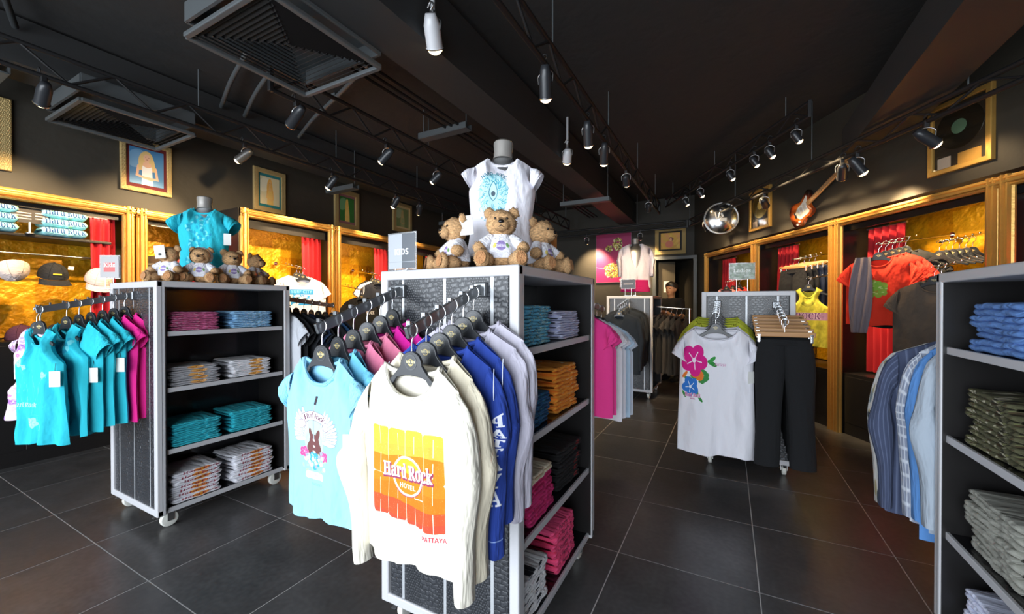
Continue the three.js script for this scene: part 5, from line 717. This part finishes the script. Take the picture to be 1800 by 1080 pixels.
// empty hanger clusters on the left bays
for (let k = 0; k < 6; k++) hanger('empty black hanger, ' + NTH[k] + ' of the cluster right of the left bears', [XP + 0.18 - k * 0.04, 1.3 + k * 0.006, -2.5], HP - 0.3, 0.34, 'empty hangers in the white shirt bay');
wallArm('chrome face-out rail with empty hangers', [XP + 0.18, 1.3 + HOOK - 0.012, -2.5], HP, 0.56);
{ // angled wall
  const ux = cs, uz = -sn;                                     // step into the wall
  const put = (t, y, off) => RW(t, y, off);
  const arm = (l, t, y, off) => { const P = put(t, y, off); wallArm(l, P, RY, off + 0.42); return P; };
  let P = arm('chrome face-out rail holding the orange T-shirts', 3.3, 1.72, 0.18);
  const wt = (l, o, m, y) => [l, o, m, y];
  onArm([wt('orange red T-shirt with green print, front one', { S: 0.38, W: 0.42, H: 0.56 }, { body: printed(orangeTex), plain: col('#e0331a') }, 0.65), wt('orange red T-shirt right behind the first one', { S: 0.38, W: 0.42, H: 0.56, tag: [0.2, -0.3, 0.02, 0.4] }, { body: col('#d92e18') }, 0.55), wt('orange red T-shirt, rear one on the angled wall', { S: 0.38, W: 0.42, H: 0.56 }, { body: col('#d22c16') }, 0.5), wt('black T-shirt behind the orange T-shirts', {}, { body: col('#0f0f10') }, 0.4), wt('second black T-shirt behind the orange T-shirts', {}, { body: col('#121112') }, 0.35)], P, RY, ux * 0.055, uz * 0.055, 'T-shirts on the rail of the angled wall');
  { const s = thing('scarf', 'grey knitted scarf draped over the orange T-shirt', 'scarf', [P[0] - ux * 0.03, P[1] - 0.11, P[2] - uz * 0.03], RY + 0.65); part('cloth', grid(14, 30, (u, v) => [(u - 0.5) * (0.1 + 0.05 * Math.sin(v * 3)) - 0.07 - 0.02 * v, 0.01 - 0.62 * v, 0.052 + 0.012 * Math.sin(u * 14 + v * 5) - 0.03 * Math.pow(1 - v, 6)]), cloth('#7d7278'), s); }
  P = arm('chrome face-out rail with grey T-shirts at the right trolley', 2.92, 1.5, 0.12);
  onArm([wt('grey brown T-shirt above the right trolley', { H: 0.6 }, { body: col('#5a4e44') }, 0.5), wt('dark grey T-shirt above the right trolley', { H: 0.6 }, { body: col('#38332f') }, 0.4)], P, RY, ux * 0.05, uz * 0.05, 'T-shirts above the right trolley');
  for (let k = 0; k < 6; k++) { const q = put(3.05 - k * 0.0, 1.6, -0.05 - k * 0.05); hanger('empty black hanger, ' + NTH[k] + ' of the cluster on the gold leaf panel', [q[0], q[1] + k * 0.006, q[2]], RY + 0.2, 0.34, 'empty hangers on the angled wall'); }
  wallArm('chrome face-out rail with empty hangers on the angled wall', [put(3.05, 0, -0.05)[0], 1.6 + HOOK - 0.012, put(3.05, 0, -0.05)[2]], RY, 0.38);
  P = arm('chrome face-out rail with wooden trouser hangers', 4.42, 1.72, 0.1);
  for (let k = 0; k < 5; k++) { const q = [P[0] + ux * 0.06 * k, P[1] - HOOK - 0.005 + k * 0.013, P[2] + uz * 0.06 * k]; trousers('jeans', NTH[k] + ' dark jeans on the wooden hangers of the angled wall', { W: 0.27, L: 0.85, hip: 0.32, legw: 0.12, ph: k, cat: 'jeans', thick: 0.028 }, col(k > 2 ? '#1b2742' : '#14161c'), q, RY + 0.35, 'jeans on the angled wall'); clipHanger(NTH[k] + ' wooden clip hanger on the angled wall', q, RY + 0.35, 'wooden clip hangers on the angled wall'); }
  P = arm('chrome face-out rail with yellow tank top', 4.16, 1.5, 0.12);
  onArm([wt('yellow tank top with lilac lettering by the gold post', { S: 0.24, W: 0.34, H: 0.6, nh: 0.07, drop: 0.1, back: 0.05, slope: 0.03, dip: 0.05, sleeve: null }, { body: printed(yellowTex), plain: col('#cdc843') }, 0.7)], P, RY, 0, 0);
  P = arm('chrome face-out rail with pink baby shirts', 5.75, 1.55, 0.12);
  onArm([wt('pale pink baby shirt behind the ladies sign', { S: 0.28, W: 0.32, H: 0.42, sl: 0.08 }, { body: col('#d98f8c') }, 0.7), wt('coral baby shirt behind the ladies sign', { S: 0.28, W: 0.32, H: 0.42, sl: 0.08 }, { body: col('#d6584a') }, 0.55), wt('red and yellow baby shirt behind the ladies sign', { S: 0.28, W: 0.32, H: 0.42, sl: 0.08 }, { body: col('#c23428') }, 0.45)], P, RY, ux * 0.09, uz * 0.09, 'baby shirts in the bay nearest the doorway');
}
// ---------- pictures ----------
function picture(label, pos, ry, w, h, face, fm, matte, fw = 0.05, group) {
  const t = thing('framed_picture', label, 'picture', pos, ry, group);
  const s = shape([[-w / 2, -h / 2], [w / 2, -h / 2], [w / 2, h / 2], [-w / 2, h / 2]]); s.holes.push(shape([[-w / 2 + fw, -h / 2 + fw], [-w / 2 + fw, h / 2 - fw], [w / 2 - fw, h / 2 - fw], [w / 2 - fw, -h / 2 + fw]]));
  part('frame', extrude(s, 0.02, 0.008), fm, t); part('mount', box(w - fw * 1.6, h - fw * 1.6, 0.006, 0, 0, 0.008), matte, t);
  const m = 0.8; part('print', new THREE.BoxGeometry((w - 2 * fw) * m, (h - 2 * fw) * m, 0.004).translate(0, 0, 0.0135), mat(0xffffff, 0.5, 0, { map: face }), t);
  return t;
}
const figure = (bgc, hair, dress, skin = '#e0b090', grow = 1) => tex(192, 256, (g, w, h) => { bg(g, w, h, bgc); g.fillStyle = 'rgba(255,255,255,0.25)'; g.beginPath(); g.ellipse(w * 0.2, h * 0.3, 50, 70, 0.4, 0, 7); g.fill(); g.fillStyle = hair; g.beginPath(); g.ellipse(w * 0.47, h * 0.34, 42 * grow, 74, 0.1, 0, 7); g.fill(); g.fillStyle = skin; g.fillRect(w * 0.44, h * 0.3, 22 * grow, 44); g.beginPath(); g.ellipse(w * 0.5, h * 0.24, 20 * grow, 27, 0.1, 0, 7); g.fill(); g.beginPath(); g.ellipse(w * 0.5, h * 0.5, 52 * grow, 34, 0, 0, 7); g.fill(); g.fillStyle = '#7a3b30'; g.fillRect(w * 0.48, h * 0.28, 9 * grow, 3); g.fillRect(w * 0.45, h * 0.22, 5, 3); g.fillRect(w * 0.54, h * 0.22, 5, 3); g.fillStyle = dress; g.beginPath(); g.moveTo(w * 0.36, h * 0.46); g.quadraticCurveTo(w * 0.5, h * 0.56, w * 0.64, h * 0.46); g.lineTo(w * 0.68, h * 1.0); g.lineTo(w * 0.34, h * 1.0); g.fill(); g.strokeStyle = skin; g.lineWidth = 15 * grow; g.lineCap = 'round'; g.beginPath(); g.moveTo(w * 0.5 - 48 * grow, h * 0.5); g.lineTo(w * 0.5 - 56 * grow, h * 0.76); g.lineTo(w * 0.5 + 26 * grow, h * 0.84); g.stroke(); g.beginPath(); g.moveTo(w * 0.5 + 48 * grow, h * 0.5); g.lineTo(w * 0.5 + 58 * grow, h * 0.8); g.lineTo(w * 0.5 - 20 * grow, h * 0.8); g.stroke(); g.fillStyle = hair; g.beginPath(); g.ellipse(w * 0.5 - 34 * grow, h * 0.4, 12 * grow, 56, 0.12, 0, 7); g.fill(); g.beginPath(); g.ellipse(w * 0.5 + 34 * grow, h * 0.4, 11 * grow, 52, -0.12, 0, 7); g.fill(); });
const LP = (y, d) => [XL + 0.004, y, -d], maroon = mat('#5a1218', 0.8), tealM = mat('#1f6f74', 0.8), mauve = mat('#8a5a5e', 0.8), darkM = mat('#1a1712', 0.7), sand = mat('#b9a67c', 0.8);
picture('gold framed photo of a woman in white on blue', LP(2.5, 1.72), HP, 0.36, 0.46, figure('#3f79a8', '#d8b878', '#ecebe8'), M.silverGold, maroon, 0.024, 'framed pictures on the left wall');
picture('gold framed picture with teal mount', LP(2.56, 2.86), HP, 0.36, 0.48, figure('#cbbf98', '#d8a24a', '#d9b060', '#d8a868', 0.6), M.silverGold, tealM, 0.04, 'framed pictures on the left wall');
picture('gold framed picture of a figure on green', LP(2.57, 3.95), HP, 0.4, 0.52, figure('#2c6a30', '#caa84a', '#d8b860', '#d8a860', 0.5), M.silverGold, mauve, 0.05, 'framed pictures on the left wall');
picture('framed pale green picture above the kids sign', LP(2.66, 5.05), HP, 0.42, 0.46, figure('#6f7f52', '#a89a62', '#8d9668', '#b59a6a', 0.5), M.silverGold, sand, 0.04, 'framed pictures on the left wall');
picture('large silver gold frame cut by the left picture edge', LP(2.5, 0.67), HP, 0.48, 0.52, figure('#8b8672', '#a89a7a', '#c8c2b0'), M.silverGold, M.silverGold, 0.1, 'framed pictures on the left wall');
picture('gold framed yellow picture above the back doorway', [-0.92, 2.36, ZB + 0.004], 0, 0.5, 0.46, tex(192, 160, (g, w, h) => { bg(g, w, h, '#cf9f30'); for (let k = 0; k < 30; k++) { g.fillStyle = ['#e0b848', '#b98a24', '#d88a5a'][k % 3]; g.globalAlpha = 0.4; g.beginPath(); g.ellipse(rnd() * w, rnd() * h, 30, 14, rnd() * 3, 0, 7); g.fill(); } g.globalAlpha = 1; g.fillStyle = '#d07050'; g.beginPath(); g.ellipse(w * 0.45, h * 0.7, 40, 34, 0, 0, 7); g.fill(); g.fillStyle = '#7a3020'; g.beginPath(); g.ellipse(w * 0.55, h * 0.38, 24, 18, 0.3, 0, 7); g.fill(); g.fillStyle = '#e0a070'; g.beginPath(); g.ellipse(w * 0.52, h * 0.42, 13, 16, 0, 0, 7); g.fill(); }), M.silverGold, darkM, 0.05);
// framed records on the angled wall
function record(label, t0, y, w, h, disc, labelCol) {
  const t = thing('framed_record', label, 'framed record', RW(t0, y, 0.004), RY, 'framed records on the angled wall');
  const fw = 0.025, s = shape([[-w / 2, -h / 2], [w / 2, -h / 2], [w / 2, h / 2], [-w / 2, h / 2]]); s.holes.push(shape([[-w / 2 + fw, -h / 2 + fw], [-w / 2 + fw, h / 2 - fw], [w / 2 - fw, h / 2 - fw], [w / 2 - fw, -h / 2 + fw]]));
  part('frame', extrude(s, 0.025, 0.005), M.gold, t); part('mount', box(w - fw, h - fw, 0.006, 0, 0, 0.006), mat('#2a2114', 0.6), t);
  const d = part('record', rot(lathe([[0.001, 0.004], [0.15, 0.004], [0.152, 0]].map(([a, b]) => [a * w / 0.4, b]), 48), HP).translate(0, h * 0.1, 0.011), disc, t);
  part('record_label', new THREE.CircleGeometry(0.05 * w / 0.4, 28).translate(0, h * 0.1, 0.0165), mat(labelCol, 0.6), d);
  part('photo', box(w * 0.22, h * 0.17, 0.003, -w * 0.25, -h * 0.36, 0.012), mat('#b9a48e', 0.6), t); part('plaque', box(w * 0.36, h * 0.17, 0.003, w * 0.16, -h * 0.36, 0.012), M.gold, t);
  part('glazing', box(w - 2 * fw, h - 2 * fw, 0.002, 0, 0, 0.022), M.glass, t);
}
record('large framed vinyl record with green label at upper right', 2.86, 2.44, 0.4, 0.5, mat(new THREE.Color(0.02, 0.016, 0.01), 0.2, 0.3), '#4f6b52');
record('gold framed gold record beside the chrome disc', 5.15, 2.44, 0.42, 0.5, mat(new THREE.Color(0.8, 0.55, 0.16), 0.25, 0.9), '#d8b860');
// chrome disc
{ const p = RW(5.5, 2.4, 0.33), t = thing('chrome_disc', 'round domed chrome disc beside the gold record', 'wall ornament', p, 0.0); t.rotation.y = YAW - 0.35; part('dome', rot(lathe([[0.001, 0.06], [0.08, 0.055], [0.15, 0.035], [0.195, 0.008], [0.2, 0]], 48), HP), M.chrome, t); part('rim', new THREE.TorusGeometry(0.207, 0.013, 12, 60), M.steel, t); part('back_plate', rot(cyl(0.2, 0.012, 0, -0.008, 0, 'y', 40), HP), M.blackLam, t); part('bracket', bar(V(0, 0, -0.01), V(0.24, 0, -0.12), 0.012), M.steel, t);
  for (const [x, y, w2, h2, r] of [[-0.07, 0.03, 0.02, 0.1, 0.2], [-0.03, 0.03, 0.02, 0.09, -0.2], [0.0, 0.06, 0.025, 0.12, 0.35], [0.02, -0.03, 0.09, 0.05, 0]]) part('raised_emblem', rot(rbox(w2, h2, 0.012), 0, 0, r).translate(x, y, 0.058), M.steel, t); }
// electric guitar, body low on the left, headstock up right
{
  const t = thing('electric_guitar', 'sunburst electric guitar with white pickguard hung on the angled wall', 'guitar', RW(4.36, 2.24, 0.02), RY); t.rotation.order = 'YXZ'; t.rotation.z = 0.46;
  const k = 0.86, o = [[-0.2, 0.02], [-0.19, 0.1], [-0.12, 0.155], [-0.03, 0.13], [0.03, 0.105], [0.1, 0.135], [0.18, 0.165], [0.2, 0.13], [0.16, 0.08], [0.13, 0.045], [0.13, -0.04], [0.15, -0.09], [0.13, -0.125], [0.06, -0.13], [0, -0.115], [-0.06, -0.145], [-0.14, -0.15], [-0.19, -0.1]].map(([x, y]) => [x * k, y * k]);
  const burst = tex(256, 256, (g, w, h) => { const q = g.createRadialGradient(128, 128, 20, 128, 128, 128); q.addColorStop(0, '#d8882c'); q.addColorStop(0.6, '#b4501a'); q.addColorStop(0.9, '#4a1a0c'); q.addColorStop(1, '#1a0a06'); g.fillStyle = q; g.fillRect(0, 0, w, h); });
  const bgeo = extrude(smoothShape(o), 0.032, 0.006); { const p = bgeo.attributes.position, u = bgeo.attributes.uv; for (let i = 0; i < p.count; i++) u.setXY(i, 0.5 + p.getX(i) / 0.4, 0.5 + p.getY(i) / 0.34); }
  part('body', bgeo, new THREE.MeshPhysicalMaterial({ map: burst, roughness: 0.25, clearcoat: 0.8 }), t);
  part('pickguard', extrude(smoothShape([[-0.06, -0.09], [0.02, -0.1], [0.09, -0.105], [0.115, -0.08], [0.1, -0.03], [0.13, 0.03], [0.15, 0.11], [0.12, 0.1], [0.05, 0.07], [-0.04, 0.06], [-0.1, 0.0]].map(([x, y]) => [x * k, y * k])), 0.002, 0.001).translate(0, 0, 0.039), mat('#e2ddd0', 0.4), t);
  part('neck', rbox(0.46, 0.045, 0.022, 0.34, 0, 0.045), M.beech, t); for (let i = 0; i < 14; i++) part('fret', box(0.002, 0.044, 0.002, 0.15 + 0.42 * (1 - Math.pow(0.92, i + 1)), 0, 0.057), M.chrome, t);
  const hd = part('headstock', extrude(smoothShape([[0.56, -0.022], [0.62, -0.03], [0.68, -0.035], [0.73, -0.02], [0.735, 0.02], [0.7, 0.045], [0.64, 0.035], [0.58, 0.04], [0.56, 0.024]]), 0.014, 0.002).translate(0, 0, 0.036), M.beech, t);
  for (let i = 0; i < 6; i++) part('tuning_peg', merge([cyl(0.004, 0.01, 0.585 + i * 0.023, 0.012, 0.054, 'z', 8), rbox(0.01, 0.014, 0.006, 0.585 + i * 0.023, 0.055, 0.045)]), M.chrome, hd);
  for (const x of [-0.02, 0.03, 0.08]) part('pickup', rbox(0.016, 0.075, 0.008, x, 0, 0.043), M.white, t); part('bridge', rbox(0.03, 0.07, 0.01, -0.085, 0, 0.043), M.chrome, t); for (const [x, y] of [[-0.02, -0.085], [-0.06, -0.1], [-0.1, -0.11]]) part('knob', cyl(0.011, 0.012, x, y, 0.046, 'z', 14), M.white, t);
  for (let i = 0; i < 6; i++) part('string', bar(V(-0.085, -0.018 + i * 0.0072, 0.058), V(0.57, -0.014 + i * 0.0056, 0.06), 0.0007, 4), M.steel, t);
}
// poster on the back wall
{ const t = thing('wall_poster', 'magenta poster with gold sequin figure on the back wall', 'poster', [-1.93, 2.11, ZB + 0.012], 0); part('panel', new THREE.BoxGeometry(0.66, 0.92, 0.02), mat(0xffffff, 0.5, 0, { map: tex(384, 448, (g, w, h) => { bg(g, w, h, '#a3145c'); g.strokeStyle = '#c86a98'; g.lineWidth = 5; g.beginPath(); g.moveTo(0, h * 0.68); g.quadraticCurveTo(w * 0.4, h * 0.78, w, h * 0.62); g.stroke(); const dots = (cx, cy, rx, ry, n) => { for (let k = 0; k < n; k++) { const a = rnd() * 6.28, r = Math.sqrt(rnd()); g.fillStyle = ['#8a7a24', '#d8c860', '#b39a30', '#f0e8b0', '#4a4010'][k % 5]; g.beginPath(); g.arc(cx + Math.cos(a) * rx * r, cy + Math.sin(a) * ry * r, 5 + rnd() * 4, 0, 7); g.fill(); } }; dots(w * 0.62, h * 0.22, 50, 60, 160); dots(w * 0.38, h * 0.3, 36, 26, 80); dots(w * 0.5, h * 0.76, 110, 66, 320); g.fillStyle = '#e8d8d8'; g.beginPath(); g.ellipse(w * 0.8, h * 0.95, 50, 16, 0, 0, 7); g.fill(); }) }), t); part('border', merge([box(0.68, 0.012, 0.026, 0, 0.464, 0), box(0.68, 0.012, 0.026, 0, -0.464, 0), box(0.012, 0.92, 0.026, 0.335, 0, 0), box(0.012, 0.92, 0.026, -0.335, 0, 0)]), M.greyMetal, t); }
// ---------- shop assistant near the back doorway ----------
{
  const t = thing('person', 'person in black with dark tied hair near the back doorway', 'person', [-0.82, 0, -7.0], -0.5);
  const cap3 = (p, a, b, ra, rb) => { const ab = b.clone().sub(a), q = p.clone().sub(a), k = Math.max(0, Math.min(1, q.dot(ab) / ab.lengthSq())); return q.sub(ab.multiplyScalar(k)).length() - (ra + (rb - ra) * k); };
  const mesh = (bones, lo, hi, cell, m, name, blend = 0.03) => {
    const size = Math.max(hi.x - lo.x, hi.y - lo.y, hi.z - lo.z), n = Math.ceil(size / cell), mc = new MarchingCubes(n, m, false, false, 120000); mc.isolation = 0; const p = V();
    for (let k = 0; k < n; k++) for (let j = 0; j < n; j++) for (let i = 0; i < n; i++) { p.set(lo.x + size * (i / n), lo.y + size * (j / n), lo.z + size * (k / n)); let d = 9; for (const [a, b, ra, rb] of bones) { const e = cap3(p, a, b, ra, rb), h = Math.max(blend - Math.abs(d - e), 0) / blend; d = Math.min(d, e) - h * h * blend * 0.25; } mc.field[i + j * n + k * n * n] = -d; }
    mc.update(); const c = mc.count, g = new THREE.BufferGeometry(), pos = new Float32Array(c * 3); for (let i = 0; i < c; i++) { pos[i * 3] = lo.x + (mc.positionArray[i * 3] + 1) / 2 * size; pos[i * 3 + 1] = lo.y + (mc.positionArray[i * 3 + 1] + 1) / 2 * size; pos[i * 3 + 2] = lo.z + (mc.positionArray[i * 3 + 2] + 1) / 2 * size; }
    g.setAttribute('position', new THREE.BufferAttribute(pos, 3)); g.setAttribute('normal', new THREE.BufferAttribute(mc.normalArray.slice(0, c * 3), 3)); g.setAttribute('uv', new THREE.BufferAttribute(new Float32Array(c * 2), 2)); return part(name, g, m, t);
  };
  const skin = mat(new THREE.Color(0.35, 0.18, 0.1), 0.6), black = cloth('#101013'), hair = mat(new THREE.Color(0.012, 0.009, 0.008), 0.45);
  const sk = [[V(0, 1.3, 0), V(0, 1.38, 0.01), 0.05, 0.048], [V(0, 1.46, 0.01), V(0, 1.5, 0), 0.075, 0.085], [V(0, 1.41, 0.035), V(0, 1.45, 0.03), 0.05, 0.06], [V(0, 1.45, 0.085), V(0, 1.475, 0.08), 0.014, 0.01], [V(0.078, 1.455, 0), V(0.08, 1.48, 0), 0.014, 0.016], [V(-0.078, 1.455, 0), V(-0.08, 1.48, 0), 0.014, 0.016],
    ...[[1, 0.1], [-1, 0.16]].flatMap(([s, up]) => { const e = V(s * 0.22, 1.0, 0.05), w = V(s * 0.1, 1.0 + up, 0.26), out = [[V(s * 0.21, 1.1, 0.02), e, 0.042, 0.038], [e, w, 0.038, 0.026], [w, V(s * 0.08, 1.0 + up + 0.01, 0.32), 0.03, 0.032]]; for (let f = 0; f < 4; f++) { const b = V(s * (0.1 - f * 0.016), 1.01 + up, 0.33), m2 = V(s * (0.098 - f * 0.016), 1.015 + up, 0.365 + (f === 1 || f === 2 ? 0.008 : 0)); out.push([b, m2, 0.009, 0.0085], [m2, V(m2.x - s * 0.004, 0.992 + up, m2.z + 0.024), 0.0085, 0.0075]); } out.push([V(s * 0.06, 1.015 + up, 0.3), V(s * 0.035, 1.025 + up, 0.335), 0.011, 0.009]); return out; })];
  mesh([...sk], V(-0.35, 0.9, -0.2), V(0.35, 1.62, 0.5), 0.0095, skin, 'body', 0.018);
  mesh([[V(0, 0.92, 0), V(0, 1.15, 0), 0.13, 0.13], [V(0, 1.15, 0), V(0, 1.24, 0), 0.13, 0.1], [V(-0.14, 1.27, 0), V(0.14, 1.27, 0), 0.055, 0.055], [V(0.17, 1.26, 0), V(0.21, 1.09, 0.02), 0.058, 0.05], [V(-0.17, 1.26, 0), V(-0.21, 1.09, 0.02), 0.058, 0.05], ...[1, -1].flatMap((s) => [[V(s * 0.085, 0.88, 0), V(s * 0.095, 0.48, 0.01), 0.095, 0.062], [V(s * 0.095, 0.48, 0.01), V(s * 0.1, 0.08, -0.02), 0.06, 0.045], [V(s * 0.1, 0.035, -0.03), V(s * 0.11, 0.03, 0.14), 0.038, 0.034]])], V(-0.75, -0.05, -0.75), V(0.75, 1.42, 0.72), 0.02, black, 'clothing', 0.06);
  part('hair', merge([grid(30, 14, (u, v) => { const a = u * 6.283, e = -0.25 + v * (HP + 0.25), f = Math.max(0, Math.sin(a)); return [0.1 * Math.cos(a) * Math.cos(e), 1.5 + 0.1 * Math.sin(e) + 0.05 * f * (1 - v), -0.012 + 0.1 * Math.sin(a) * Math.cos(e) * (a < Math.PI ? 0.98 : 1.05)]; }), sph(0.04, 0, 1.53, -0.12)]), hair, t);
  for (const s of [-1, 1]) part('eye', sph(0.009, s * 0.03, 1.485, 0.077, 1.2, 0.8, 0.6, 10), beadM, t);
  part('lips', sph(0.018, 0, 1.418, 0.082, 1, 0.35, 0.4, 12), mat('#7a3a34', 0.5), t);
}
renderer.render(scene, camera);
